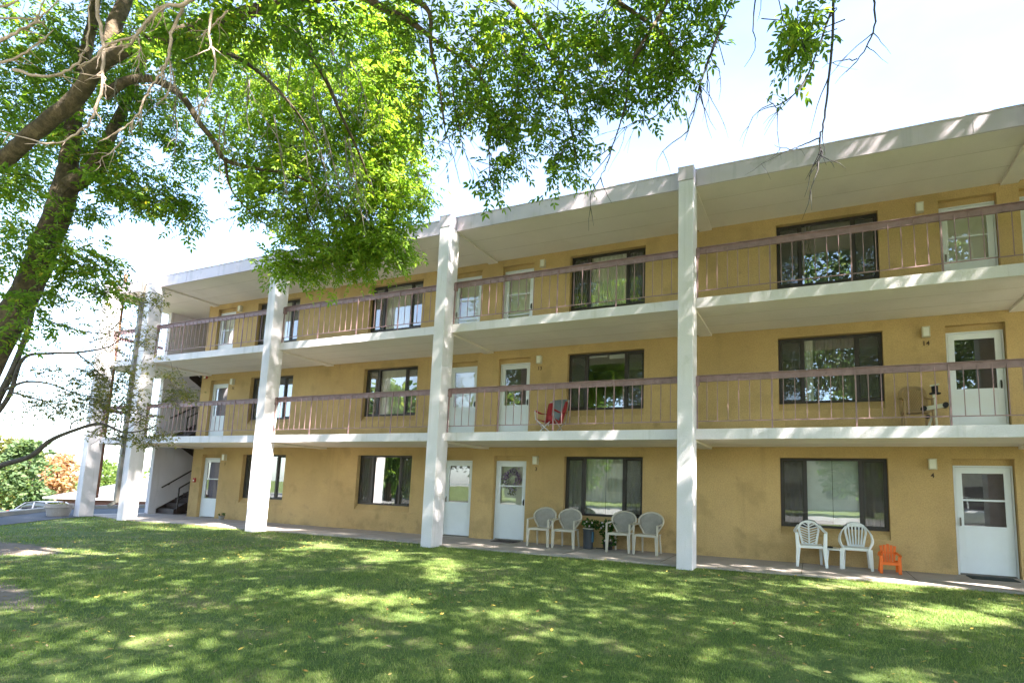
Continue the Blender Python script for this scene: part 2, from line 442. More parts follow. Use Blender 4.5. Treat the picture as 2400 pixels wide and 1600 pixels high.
for f in FL: window(*WIN[0], f, D0, 'cream', D0)

# doors: white storm door in a frame, an inner door or curtain behind its glass
def door(x0, x1, f, style='two', back='cream', handle='right', split=None):
    a, c, t = x0+.025, x1-.015, f+2.065
    y0 = W+.10
    fr = MB()
    fr.box(a, a+.028, y0, y0+.06, f, t); fr.box(c-.028, c, y0, y0+.06, f, t); fr.box(a+.028, c-.028, y0, y0+.06, t-.028, t)
    fr.box(a+.03, c-.03, y0, y0+.08, f, f+.018, 1)
    d = MB(); p, q = a+.034, c-.034; yd0, yd1 = y0+.012, y0+.046
    zb, zt = (f+.92, f+1.915)
    if style == 'full': zb = f+.22
    if style == 'low': zb = f+.66
    gx0, gx1 = p+.105, q-.105
    d.box(p, gx0, yd0, yd1, f+.03, t-.034); d.box(gx1, q, yd0, yd1, f+.03, t-.034)
    d.box(gx0, gx1, yd0, yd1, f+.03, zb); d.box(gx0, gx1, yd0, yd1, zt, t-.034)
    bars = {'two': [f+1.405], 'full': [f+1.38, f+.80], 'low': [f+1.33], 'one': [], 'thin': []}[style]
    for z in bars: d.box(gx0, gx1, yd0+.004, yd1-.004, z-.018, z+.018)
    if style == 'thin': d.box(gx0, gx1, yd0+.012, yd1-.012, f+1.40, f+1.412)
    do = d.build('door', M['door'], bld, bevel=.003)
    fr.build('door_frame', [M['door'], M['pipe']], do)
    g = MB().poly([(gx0,yd0+.02,zb),(gx1,yd0+.02,zb),(gx1,yd0+.02,zt),(gx0,yd0+.02,zt)]); g.build('pane', M['doorglass'], do)
    k = MB(); hx = q-.045 if handle == 'right' else p+.045
    k.box(hx-.013, hx+.013, yd0-.012, yd0-.001, f+.91, f+1.07); k.bar((hx, yd0-.04, f+1.03), (hx, yd0-.04, f+.93), .016, .016)
    k.bar((hx, yd0-.04, f+1.025), (hx, yd0-.01, f+1.025), .014, .014); k.bar((hx, yd0-.04, f+.935), (hx, yd0-.01, f+.935), .014, .014)
    k.build('handle', M['black'] if handle == 'right' else M['pipe'], do)
    n = MB(); n.poly([(a,W+.24,f),(c,W+.24,f),(c,W+.24,t),(a,W+.24,t)]); n.build('inner_door', M['entry' if back == 'cream' else back], do)
    return do
d4, d3, d2, d1 = DOOR[1], DOOR[2], DOOR[3], DOOR[4]
door(*d4, FL[0], 'two', 'mauve', 'left'); door(*d4, FL[1], 'one', 'dark', 'right'); door(*d4, FL[2], 'two', 'cream', 'left')
door(*d3, FL[0], 'two', 'cream', 'right'); door(*d3, FL[1], 'one', 'mauve', 'right'); door(*d3, FL[2], 'full', 'cream', 'right')
door(*d2, FL[0], 'thin', 'mauve', 'left'); door(*d2, FL[1], 'two', 'cream', 'right'); door(*d2, FL[2], 'full', 'cream', 'left')
door(*d1, FL[0], 'low', 'mauve', 'right'); door(*d1, FL[1], 'one', 'mauve', 'right'); door(*d1, FL[2], 'two', 'cream', 'right')
for f in FL: door(*DOOR[0], f, 'two', 'cream', 'right')

# wall lamps and house numbers beside the doors
def lamp(x, z):
    b = MB().box(x-.068, x+.068, W-.025, W-.001, z-.105, z+.105)
    b.box(x-.068, x-.05, W-.105, W-.025, z-.105, z+.105); b.box(x+.05, x+.068, W-.105, W-.025, z-.105, z+.105)
    b.box(x-.05, x+.05, W-.105, W-.025, z+.085, z+.105); b.box(x-.05, x+.05, W-.105, W-.025, z-.105, z-.088)
    o = b.build('wall_lamp', M['lamp'], bld, bevel=.003)
    MB().box(x-.049, x+.049, W-.10, W-.03, z-.086, z+.084).build('diffuser', M['diffuser'], o)
def number(x, z, s):
    cu = bpy.data.curves.new('house_number', 'FONT'); cu.body = s; cu.size = .135; cu.extrude = .004; cu.offset = .001
    cu.align_x = 'CENTER'; cu.materials.append(M['number'])
    tmp = bpy.data.objects.new('house_number', cu); COL.objects.link(tmp)
    me = bpy.data.meshes.new_from_object(tmp); bpy.data.objects.remove(tmp)
    o = bpy.data.objects.new('house_number', me); COL.objects.link(o); o.parent = bld
    o.location = (x, W-.006, z); o.rotation_euler = (R(90), 0, 0)
for i, f in enumerate(FL):
    for x, n in ((4.525, 4), (-4.17, 3), (-16.2, 1)):
        lamp(x, f+2.08); number(x, f+1.815, str(n+10*i))
for x, z, s in ((-17.70, 5.0, .09),):      # fire alarm horn
    o = MB().box(x-.065, x+.065, W-.05, W-.001, z-.085, z+.06).build('alarm_horn', M['red'], bld, bevel=.004)
    MB().box(x-.05, x+.03, W-.075, W-.051, z-.075, z-.015).build('strobe_lens', M['diffuser'], o)
o = MB().box(-17.76, -17.65, W-.05, W-.001, 1.20, 1.35).build('fire_alarm_pull', M['red'], bld, bevel=.004)
MB().box(-17.735, -17.675, W-.058, W-.051, 1.24, 1.28).build('pull_bar', M['diffuser'], o)

# railings: flat top board, bottom rail, thin balusters in front, posts
def railing(x0, x1, z, n):
    y = SF+.035
    b = MB()
    b.box(x0, x1, y+.008, y+.05, z+.935, z+1.05); b.box(x0, x1, y-.03, y+.062, z+1.05, z+1.062)
    b.box(x0, x1, y-.008, y+.008, z+.145, z+.162)
    o = b.build('railing', M['rail'], bld)
    bl = MB(); seg = (x1-x0)/n
    for k in range(n):
        for j in range(1, 7):
            x = x0+seg*(k+j/7); bl.box(x-.0065, x+.0065, y-.0065, y+.0065, z+.162, z+1.0)
    bl.build('baluster_panel', M['rail'], o)
    for k in range(n+1):
        x = min(max(x0+seg*k, x0+.014), x1-.014)
        MB().box(x-.013, x+.013, y-.014, y+.0075, z+.0, z+1.03).build('post', M['rail'], o)
    MB().box(x0-.015, x0+.05, y-.03, y+.052, z+.86, z+1.045).build('wall_bracket', M['rail'], o)
for _, z in SLAB:
    for i in range(1, 6): railing(XC[i]+CW+.015, XC[i+1]-.01, z, 4)
    railing(XC[0]+CW+.015, XC[1]-.01, z, 2)
    # short return along the left end
    y = SF+.035; x = -20.53
    b = MB().box(x-.02, x+.02, y+.06, W, z+.935, z+1.05); b.box(x-.008, x+.008, y+.06, W, z+.145, z+.162)
    for k in range(10): b.box(x-.0065, x+.0065, y+.15+.18*k, y+.163+.18*k, z+.162, z+.95)
    b.box(x-.014, x+.014, y+.06, y+.088, z, z+1.05)
    b.build('railing', M['rail'], bld)

# stair hall at the left end: white side wall, dark steel stairs
MB().box(-20.40, -20.20, W, W+4.2, -.1, ROOF0-.002).build('stair_wall', M['white'], bld, bevel=.01)
MB().box(-20.20, XL-.001, W+4.0, W+4.2, -.1, ROOF0-.002).build('stair_wall', M['white'], bld)
def flight(xa, xb, y0, z0, dirn, n=7):
    b = MB(); rise, run = .187, .28
    for k in range(n):
        y = y0+dirn*run*k; z = z0+rise*(k+1)
        ya, yb = sorted((y, y+dirn*.30)); b.box(xa+.03, xb-.03, ya, yb, z-.045, z)
        b.box(xa+.03, xb-.03, min(ya, yb)+(0 if dirn > 0 else .285), min(ya, yb)+(.015 if dirn > 0 else .30), z-.187, z-.045)
    e = (y0+dirn*run*n, z0+rise*n)
    for x in (xa, xb-.03):
        b.prism([(y0-dirn*.05, z0-.02), (y0+dirn*.22, z0-.02), (e[0]+dirn*.1, e[1]-.2), (e[0]+dirn*.1, e[1]+.06), (e[0], e[1]+.06), (y0-dirn*.05, z0+.16)], 'x', x, x+.03)
    return b
def rail_line(b, x, y0, z0, dirn, n=7):
    e = (y0+dirn*.28*n, z0+.187*n)
    b.bar((x, y0, z0+.95), (x, e[0], e[1]+.93), .04, .04)
for fz in (0.0, 2.622):
    st = flight(-20.16, -19.12, W+.30, fz, 1); zl = fz+1.31; yl = W+.30+.28*7
    st.box(-20.17, XL-.02, yl, W+3.9, zl-.06, zl)
    b2 = flight(-19.02, XL-.03, yl, zl, -1)
    n = len(st.v); st.v += b2.v; st.f += [tuple(i+n for i in f) for f in b2.f]; st.m += b2.m
    so = st.build('staircase', M['stair'], bld)
    h = MB(); rail_line(h, -20.13, W+.35, fz, 1)
    for yy in (W+.6, W+1.7): h.bar((-20.2, yy, fz+.9+.187*(yy-W-.35)/.28), (-20.13, yy, fz+.93+.187*(yy-W-.35)/.28), .03, .05)
    rail_line(h, -19.10, W+.35, fz, 1)
    for k in (0, 1.3, 6.8): h.bar((-19.10, W+.35+.28*k, fz+.187*k+.05), (-19.10, W+.35+.28*k, fz+.95+.187*k), .035, .035)
    h.bar((-19.10, W+.35, fz+.5), (-19.10, W+.35+.28*7, fz+.5+.187*7), .025, .025)
    h.build('handrail', M['stair'], so)

# downpipes
b = MB().tube([(-20.2,.60,8.55),(-20.2,.60,.78)], .055, 10).tube([(-20.2,.60,.80),(-20.16,.58,.66),(-19.98,.50,.63)], .055, 10)
for z in (1.1, 3.6, 6.3): b.box(-20.27, -20.13, .53, .60, z, z+.05)
b.build('downpipe', M['rust'], bld)
x = XC[1]
b = MB().box(x-.13, x-.005, -.085, .06, .52, 7.9)
b.bar((x-.068,-.01,.56), (x-.20,-.16,.40), .12, .10)
for z in (1.2, 4.0, 6.8): b.box(x-.14, x+.02, -.095, .07, z, z+.04)
b.build('downpipe', M['pipe'], bld)

# ------------------------------------------------------------------ ground
def sm(x, a, b):
    t = np.clip((x-a)/(b-a), 0, 1); return t*t*(3-2*t)
def height(x, y):
    s = -(x+24.5)
    return -2.15*sm(s, 0, 8) - .9*sm(s, 14, 24)
def struct(o): o['kind'] = 'structure'; return o
m, t, o = nodes('lawn_soil'); co = objco(t)
pb = N(t, 'ShaderNodeBsdfPrincipled', Roughness=.95); pb.inputs['Specular IOR Level'].default_value = .1
c = ramp(t, noise(t, co, 1.1, 6, .65), [(.30,(.085,.130,.035)),(.52,(.12,.165,.05)),(.66,(.20,.19,.085)),(.80,(.27,.22,.13))])
c = mixc(t, 1, c, ramp(t, noise(t, co, 30, 3, .7), [(.25,.55),(.7,1.15)]), 'MULTIPLY')
sp = t.nodes.new('ShaderNodeSeparateXYZ'); t.links.new(co, sp.inputs[0])
DIRT = [(-11.9,-5.0,1.7,.62),(-8.2,-7.1,2.6,.55),(-11.9,-6.4,1.4,1.0)]
fac = None
nz = noise(t, co, 1.9, 5, .65)
for x, y, rx, ry in DIRT:          # worn bare patches near the ash
    mx = N(t, 'ShaderNodeMath', operation='MULTIPLY_ADD'); mx.inputs[1].default_value = 1/rx; mx.inputs[2].default_value = -x/rx; t.links.new(sp.outputs[0], mx.inputs[0])
    my = N(t, 'ShaderNodeMath', operation='MULTIPLY_ADD'); my.inputs[1].default_value = 1/ry; my.inputs[2].default_value = -y/ry; t.links.new(sp.outputs[1], my.inputs[0])
    cx = t.nodes.new('ShaderNodeCombineXYZ'); t.links.new(mx.outputs[0], cx.inputs[0]); t.links.new(my.outputs[0], cx.inputs[1])
    ln = N(t, 'ShaderNodeVectorMath', operation='LENGTH'); t.links.new(cx.outputs[0], ln.inputs[0])
    ad = N(t, 'ShaderNodeMath', operation='SUBTRACT'); ad.inputs[0].default_value = 1.35; t.links.new(ln.outputs['Value'], ad.inputs[1])
    mm = N(t, 'ShaderNodeMath', operation='ADD'); t.links.new(ad.outputs[0], mm.inputs[0]); t.links.new(nz, mm.inputs[1])
    f = ramp(t, mm.outputs[0], [(.72,0),(.95,1)])
    fac = f if fac is None else mixc(t, 1, fac, f, 'LIGHTEN')
c = mixc(t, fac, c, ramp(t, noise(t, co, 5, 5, .7), [(.3,(.16,.125,.10)),(.7,(.26,.21,.17))]))
t.links.new(c, pb.inputs['Base Color'])
bn = N(t, 'ShaderNodeBump', Strength=.6, Distance=.03); t.links.new(noise(t, co, 22, 4, .7), bn.inputs['Height']); t.links.new(bn.outputs[0], pb.inputs['Normal'])
t.links.new(pb.outputs[0], o.inputs[0]); M['soil'] = m
gx = np.concatenate([np.linspace(-600,-62,8), np.arange(-60,-20,1.0), np.linspace(-20,60,20), np.linspace(80,600,6)])
gy = np.concatenate([np.linspace(-600,-60,7), np.linspace(-50,60,40), np.linspace(80,600,6)])
X, Y = np.meshgrid(gx, gy, indexing='ij'); Z = height(X, Y)-.03
V = np.stack([X, Y, Z], -1).reshape(-1, 3); nx, ny = len(gx), len(gy)
idx = np.arange(nx*ny).reshape(nx, ny)
F = np.stack([idx[:-1,:-1], idx[1:,:-1], idx[1:,1:], idx[:-1,1:]], -1).reshape(-1, 4)
struct(raw_mesh('ground', V, F, M['soil']))
# concrete walkway with tooled joints along the building
EDGE = [(XR,.50),(6.2,.52),(5.4,.53),(3.5,.54),(.6,.42),(.3,.40),(-.1,.30),(-3.4,.30),(-5.4,.30),(-6.4,.48),(-8.3,.50),(-10.6,.47),(-12.4,.36),(-14.6,.42),(-16.2,.22),(-17.7,.10),(-19.2,.35)]
b = MB()
pts = EDGE + [(-20.42,.7),(-20.42,W+.002)]
top = [(x,y,0) for x,y in pts]; n = len(top)
xs = [x for x,_ in EDGE]
for i in range(len(EDGE)-1):
    (xa,ya),(xb,yb) = EDGE[i], EDGE[i+1]
    b.poly([(xb,yb,0),(xa,ya,0),(xa,W+.1,0),(xb,W+.1,0)])
    b.poly([(xa,ya,-.12),(xb,yb,-.12),(xb,yb,0),(xa,ya,0)])
b.poly([(-20.6,.6,0),(-19.2,.35,0),(-19.2,W+.1,0),(-20.6,W+.1,0)]); b.poly([(-20.6,.6,-.12),(-19.2,.35,-.12),(-19.2,.35,0),(-20.6,.6,0)])
b.poly([(-20.2,W+.1,0),(XL,W+.1,0),(XL,W+4,0),(-20.2,W+4,0)])
struct(b.build('walkway', M['concrete']))
b = MB()
for x in (-16.6,-14.6,-12.6,-10.6,-8.6,-6.6,-4.6,-2.6,-.45,2.15,4.0,6.6,8.6):
    b.box(x-.006, x+.006, .58, W-.01, -.002, .0025)
M['joint'] = pm('walkway_joint', (.13,.11,.09), .95, .2, 4)
struct(b.build('walkway_joints', M['joint']))
def sheet(name, pts, z, mt):
    return struct(MB().poly([(x,y,z) for x,y in pts]).build(name, mt))
LAWN_EDGE = [(-19.75,.35),(-19.1,-.89),(-17.31,-2.88),(-13.7,-6.9),(-7.9,-13.4)]
sheet('driveway', LAWN_EDGE + [(-13.0,-13.4),(-17.4,-5.2),(-21.24,-1.4),(-24.2,1.35),(-24.3,12),(-20.42,12),(-20.42,W),(-20.62,W),(-20.62,.6),(-20.2,.55)], -.016, M['asphalt'])
M['kerb'] = pm('pale_kerb', (.24,.215,.18), .9, .12, 3, .2, 40)
b = MB()
for p, q in (((-17.4,-5.2),(-21.24,-1.4)),((-21.24,-1.4),(-24.3,1.45)),((-24.3,1.45),(-24.42,12))):
    b.bar((*p,.03),(*q,.03),.30,.16)
struct(b.build('kerb', M['kerb']))
sheet('parking_lot', [(-46,-30),(-33.2,-30),(-33.2,26),(-46,26)], -2.165, M['asphalt'])
M['pale_pave'] = pm('pale_worn_concrete_road', (.22,.21,.195), .9, .12, .8, .2, 40, spots=(.5,.55,.72,(.15,.145,.14),.7), fine=.12)
sheet('street', [(-80,-24),(60,-24),(60,-13.6),(-80,-13.6)], -.014, M['pale_pave'])

# ------------------------------------------------------------------ grass and fallen leaves (beyond counting)
rg = np.random.default_rng(11)
CAMP = np.array((2.365,-10.447))
def on_lawn(x, y):
    ok = (y < np.interp(x, [e[0] for e in EDGE][::-1], [e[1] for e in EDGE][::-1]) - .02 + .09*vnoise(x*3.1, y*0+.5, 77)) & (y > -13.3)
    le = np.array(LAWN_EDGE)[::-1]                       # driveway side
    ok &= x > np.interp(y, le[:,1], le[:,0]) + .04
    for c in XC: ok &= ~((x > c-.01) & (x < c+CW+.01) & (y > -.02) & (y < CD+.02))
    return ok
def vnoise(x, y, seed=0):
    """smooth value noise, 0..1"""
    xi = np.floor(x).astype(int); yi = np.floor(y).astype(int); fx = x-xi; fy = y-yi
    fx = fx*fx*(3-2*fx); fy = fy*fy*(3-2*fy)
    def h(a, b):
        n = (a*374761393 + b*668265263 + seed*974711) & 0x7fffffff
        n = ((n ^ (n >> 13))*1274126177) & 0x7fffffff
        return ((n ^ (n >> 16)) & 0xffff)/65535.
    return (h(xi,yi)*(1-fx)+h(xi+1,yi)*fx)*(1-fy) + (h(xi,yi+1)*(1-fx)+h(xi+1,yi+1)*fx)*fy
def blades(n, r0, r1, hgt, wid):
    r = np.sqrt(rg.uniform(r0**2, r1**2, n)); a = R(90)-(-.411) + rg.uniform(-R(56), R(52), n)
    x = CAMP[0] + r*np.cos(a); y = CAMP[1] + r*np.sin(a)
    k = on_lawn(x, y)
    for dx, dy, rx, ry in DIRT:
        k &= ~((((x-dx)/rx)**2 + ((y-dy)/ry)**2 + .9*(vnoise(x*2, y*2, 3)-.5)) < rg.uniform(.5, 1.25, n))
    thin = vnoise(x*.8, y*.8, 5)*.6 + vnoise(x*2.3, y*2.3, 6)*.4
    k &= rg.uniform(0, 1, n) < np.clip(1.42-1.6*thin, .10, 1)
    x, y = x[k], y[k]; n = len(x)
    h = hgt*rg.uniform(.55, 1.35, n)*(.75+.5*vnoise(x*1.3, y*1.3, 9)); w = wid*rg.uniform(.7, 1.3, n)
    a = rg.uniform(0, 2*math.pi, n); b = rg.uniform(0, 2*math.pi, n); lean = h*rg.uniform(.1, .9, n)
    P = np.stack([x, y, np.full(n, -.032)], -1)
    s = np.stack([np.cos(a), np.sin(a), np.zeros(n)], -1)*w[:,None]
    tip = P + np.stack([np.cos(b)*lean, np.sin(b)*lean, h], -1)
    return np.stack([P-s, P+s, tip], 1).reshape(-1, 3)
V = np.concatenate([blades(230000, 3.5, 7.5, .030, .0024), blades(220000, 7.5, 13, .034, .0038), blades(120000, 13, 25, .040, .0075)])
g = raw_mesh('grass', V, np.arange(len(V)).reshape(-1, 3), M['grass']); g['kind'] = 'stuff'
n = 9500
r = np.sqrt(rg.uniform(3.5**2, 22**2, n)); a = R(90)+.411 + rg.uniform(-R(55), R(52), n)
x = CAMP[0]+r*np.cos(a); y = CAMP[1]+r*np.sin(a); k = on_lawn(x, y) & (vnoise(x*.5, y*.5, 21) > rg.uniform(.1, .75, n)); x, y = x[k], y[k]; n = len(x)
a = rg.uniform(0, 2*math.pi, n); L = rg.uniform(.013, .034, n); wd = L*rg.uniform(.3, .5, n)
d = np.stack([np.cos(a), np.sin(a), rg.uniform(-.3, .4, n)], -1); s = np.stack([-np.sin(a), np.cos(a), rg.uniform(-.5, .5, n)], -1)
P = np.stack([x, y, rg.uniform(.004, .022, n)], -1)
V = np.stack([P-d*L[:,None], P+s*wd[:,None], P+d*L[:,None], P-s*wd[:,None]], 1).reshape(-1, 3)
g = raw_mesh('fallen_leaves', V, np.arange(len(V)).reshape(-1, 4), M['fallen']); g['kind'] = 'stuff'

# ------------------------------------------------------------------ trees
def leaflets(P, D, Nn, L, wr=.40, fold=.16, droop=.10):
    """ovate leaflets: two quads folded along the midrib"""
    Bv = np.cross(Nn, D); L = L[:,None]; w = L*wr*.5
    up = Nn*w*fold*2
    b = P; tp = P + D*L - Nn*L*droop
    l1 = P + D*L*.30 + Bv*w + up; l2 = P + D*L*.68 + Bv*w*.72 + up*.6
    r1 = P + D*L*.30 - Bv*w + up; r2 = P + D*L*.68 - Bv*w*.72 + up*.6
    V = np.stack([b, l1, l2, tp, r2, r1], 1).reshape(-1, 3)
    k = np.arange(len(P))[:,None]*6
    F = np.stack([k+np.array([0,1,2,3]), k+np.array([0,3,4,5])], 1).reshape(-1, 4)
    return V, F
def unit(a): return a/(np.linalg.norm(a, axis=-1, keepdims=True)+1e-9)
def compound(P, D, L, g, pairs=3):
    """pinnate ash leaves: base P, direction D, length L -> leaflet arrays"""
    D = unit(D); n = len(P)
    Nn = np.array((0,0,1.)) + g.normal(0, .45, (n,3)); Nn = unit(Nn - D*np.sum(Nn*D, -1, keepdims=True)); Bv = np.cross(Nn, D)
    ps, ds, ns, ls = [], [], [], []
    for i in range(pairs):
        s = .38 + .5*i/max(1, pairs-1)
        for sg in (-1, 1):
            a = R(58)+g.normal(0, .18, n)
            dd = D*np.cos(a)[:,None] + sg*Bv*np.sin(a)[:,None] - Nn*g.uniform(0, .5, n)[:,None]
            nn = unit(Nn + g.normal(0, .35, (n,3)))
            ps.append(P + D*(L*(s+g.normal(0,.02,n)))[:,None] - np.array((0,0,1.))*(L*s*s*.25)[:,None]); ds.append(dd); ns.append(nn); ls.append(L*g.uniform(.34, .46, n))
    ps.append(P + D*(L*.95)[:,None] - np.array((0,0,1.))*(L*.22)[:,None]); ds.append(D - np.array((0,0,.5))); ns.append(Nn); ls.append(L*.45)
    p = np.concatenate(ps); d = unit(np.concatenate(ds)); nn = np.concatenate(ns); nn = unit(nn - d*np.sum(nn*d, -1, keepdims=True))
    return p, d, nn, np.concatenate(ls)
def tri_tube(P0, P1, P2, r0):
    """thin 3-sided twigs through three points, vectorised"""
    n = len(P0); T = unit(P2-P0); u = unit(np.cross(T, np.array((.3,.2,.93)))); w = np.cross(T, u)
    rings = []
    for P, k in ((P0,1.),(P1,.75),(P2,.3)):
        for a in (0, 2.0944, 4.18879): rings.append(P + (u*math.cos(a)+w*math.sin(a))*(r0*k)[:,None])
    V = np.stack(rings, 1).reshape(-1, 3); k = np.arange(n)[:,None]*9
    F = [k+np.array([i*3+j, i*3+(j+1)%3, i*3+3+(j+1)%3, i*3+3+j]) for i in range(2) for j in range(3)]
    return V, np.stack(F, 1).reshape(-1, 4)
AX = np.array([(.9178,.3959,0),(0,0,1.),(-.396,.918,0)])
def foliage(blobs, seed, leaf=.22, per=7, tw=(.35,.75), pairs=3, droop=.55, wr=.40, clear=None):
    """twigs with compound leaves filling clumps; returns leaf verts/faces and twig verts/faces"""
    g = np.random.default_rng(seed); T0, T2 = [], []
    for x, y, z, rx, ry, rz, n in blobs:
        q = unit(g.normal(0, 1, (n,3)))*(g.uniform(0, 1, n)**.42)[:,None]
        c = np.array((x,y,z)) + (q*np.array((rx,ry,rz))) @ AX
        d = unit((q*np.array((rx,ry,rz))) @ AX + np.array((0,0,.12)) + g.normal(0, .30, (n,3)))
        ln = g.uniform(*tw, n)[:,None]
        T0.append(c - d*ln*.6); T2.append(c + d*ln*.4 - np.array((0,0,1.))*ln*droop*.45)
    T0 = np.concatenate(T0); T2 = np.concatenate(T2)
    if clear is not None:
        k_ = ~shafts((T0+T2)/2+np.array((-11.9,-6.5,0)), clear); T0, T2 = T0[k_], T2[k_]
    T1 = (T0+T2)/2 + np.array((0,0,.06))
    VT, FT = tri_tube(T0, T1, T2, np.full(len(T0), .0048))
    ps, ds, ls = [], [], []
    for i in range(per):
        t = .25 + .75*(i+.5)/per
        p = (1-t)**2*T0 + 2*t*(1-t)*T1 + t*t*T2
        d = unit(T2-T0); sd = unit(np.cross(d, np.array((0,0,1.)))+1e-6)
        sg = 1 if i % 2 else -1
        dd = d*.6 + sd*sg*g.uniform(.4, 1.1, len(d))[:,None] + g.normal(0, .25, d.shape) - np.array((0,0,1.))*g.uniform(0, droop, len(d))[:,None]
        ps.append(p); ds.append(dd); ls.append(leaf*g.uniform(.7, 1.2, len(d)))
    p, d, nn, L = compound(np.concatenate(ps), np.concatenate(ds), np.concatenate(ls), g, pairs)
    VL, FL_ = leaflets(p, d, nn, L, wr)
    return VL, FL_, VT, FT
def crown(parent, parts, mats, name='crown'):
    """one crown mesh out of several foliage pieces [(V,F,material index)]"""
    off = 0; Vs, Fs, ms = [], [], []
    for V, F, mi in parts:
        Vs.append(V); Fs.append(F+off); ms.append(np.full(len(F), mi)); off += len(V)
    return raw_mesh(name, np.concatenate(Vs), np.concatenate(Fs), mats, parent, np.concatenate(ms))
def limb(parent, pts, name='limb', mt='bark', n=9, wob=.0):
    """pts rows: x,y,z,radius"""
    q = smooth_line(pts, 7); P = q[:,:3]
    if wob: P = P + np.random.default_rng(len(q)+int(abs(q[0,0])*100)).normal(0, wob, P.shape)
    return MB().tube(P, list(np.maximum(q[:,3], .0015)), n).build(name, M[mt], parent, smooth=True)

# --- the large ash at the left: two stems from one root, canopy arching over the lawn
ash = thing('ash_tree', 'large leaning ash tree with thick bark limbs arching over the lawn from the left', 'tree', (-11.9,-6.5,0))
def loc(pts, o=(-11.9,-6.5,0)): return [(p[0]-o[0], p[1]-o[1], p[2]-o[2], *p[3:]) for p in pts]
limb(ash, loc([(-12.15,-6.5,-.15,.42),(-11.95,-6.5,.25,.30),(-11.061,-6.261,1.192,0.218),(-9.74,-6.124,3.632,0.198),(-9.319,-6.05,4.441,0.188),(-9.001,-6.02,5.246,0.178),(-8.761,-6.01,5.953,0.172),(-8.811,-5.987,6.439,0.132),(-8.841,-5.987,7.154,0.112),(-8.825,-5.992,8.057,0.092),(-8.759,-5.98,9.001,0.073),(-8.72,-6.002,10.108,0.053)]), 'trunk', n=16, wob=.006)
limb(ash, loc([(-11.8,-6.6,-.1,.30),(-11.283,-7.021,2.034,0.149),(-9.542,-7.218,4.231,0.111),(-8.219,-7.222,5.283,0.102),(-7.43,-7.148,5.647,0.097),(-6.851,-7.142,5.848,0.094),(-6.164,-7.097,6.105,0.092),(-5.581,-7.109,6.447,0.086),(-5.005,-7.088,6.519,0.075),(-4.447,-7.056,6.454,0.07),(-3.763,-6.982,6.489,0.066),(-3.11,-6.916,6.479,0.064),(-2.533,-6.878,6.426,0.061),(-1.925,-6.82,6.337,0.055),(-1.001,-6.632,6.295,0.05),(0.236,-6.309,6.27,0.042),(1.612,-6.207,5.879,0.034),(2.589,-6.275,5.468,0.022)]), 'trunk', n=14, wob=.004)
def lb(rows, **k): return limb(ash, loc(rows), **k)
lb([(-8.728,-6.007,6.037,0.142),(-8.435,-5.907,6.24,0.128),(-8.251,-5.857,6.467,0.105),(-8.254,-5.721,7.081,0.083),(-8.33,-5.529,7.858,0.068),(-8.373,-5.348,8.823,0.052),(-8.289,-5.227,9.828,0.037)])
lb([(-5.404,-7.103,6.565,0.09),(-5.426,-7.105,6.917,0.083),(-5.427,-7.042,7.267,0.075),(-5.432,-6.997,7.731,0.068)])
lb([(-7.653,-6.145,7.272,0.075),(-7.323,-6.034,7.514,0.064),(-6.938,-5.87,7.546,0.06),(-6.551,-5.669,7.307,0.052),(-6.398,-5.446,6.956,0.045),(-6.293,-5.26,6.735,0.041),(-6.239,-5.097,6.513,0.037),(-5.871,-4.817,6.439,0.029),(-5.447,-4.519,6.421,0.022),(-5.016,-4.191,6.195,0.015),(-4.644,-3.861,5.761,0.009)])
lb([(-6.239,-5.097,6.513,0.026),(-6.262,-4.944,6.116,0.017),(-6.107,-4.727,5.826,0.012),(-5.815,-4.45,5.533,0.007),(-5.515,-4.169,5.233,0.004)])
lb([(-3.003,-6.873,6.505,0.045),(-3.172,-6.309,6.669,0.037),(-3.538,-5.607,6.801,0.03),(-3.801,-5.048,6.689,0.022),(-3.974,-4.42,6.365,0.017),(-4.092,-3.97,5.909,0.009)])
lb([(-4.278,-6.991,6.519,0.037),(-4.309,-6.588,6.692,0.032),(-4.389,-6.097,6.867,0.027),(-4.472,-5.587,6.891,0.021),(-4.592,-4.96,6.743,0.015),(-4.787,-4.326,6.301,0.007)])
lb([(-1.765,-6.752,6.346,0.041),(-1.46,-6.698,6.118,0.037),(-1.228,-6.581,5.999,0.032),(-0.997,-6.456,5.816,0.022),(-0.689,-6.292,5.593,0.017),(-0.501,-6.165,5.261,0.012),(-0.529,-6.126,4.88,0.008),(-0.52,-6.059,4.416,0.004)])
lb([(-1.456,-6.722,6.309,0.037),(-1.006,-6.601,6.045,0.024),(-0.976,-6.537,5.673,0.017),(-0.908,-6.452,5.26,0.011),(-0.877,-6.394,4.929,0.006)])
lb([(-0.447,-6.496,6.261,0.03),(-0.078,-6.288,5.906,0.022),(0.177,-6.123,5.507,0.015),(0.24,-5.929,5.089,0.01),(0.307,-5.839,4.635,0.004)])
lb([(0.347,-6.261,6.274,0.03),(0.886,-6.079,5.844,0.021),(1.23,-5.993,5.499,0.015),(1.33,-5.908,5.195,0.009),(1.218,-5.925,4.961,0.004)])
lb([(1.425,-6.19,5.968,0.026),(1.259,-6.119,5.719,0.019),(1.042,-6.163,5.336,0.013),(0.757,-6.134,5.023,0.007)])
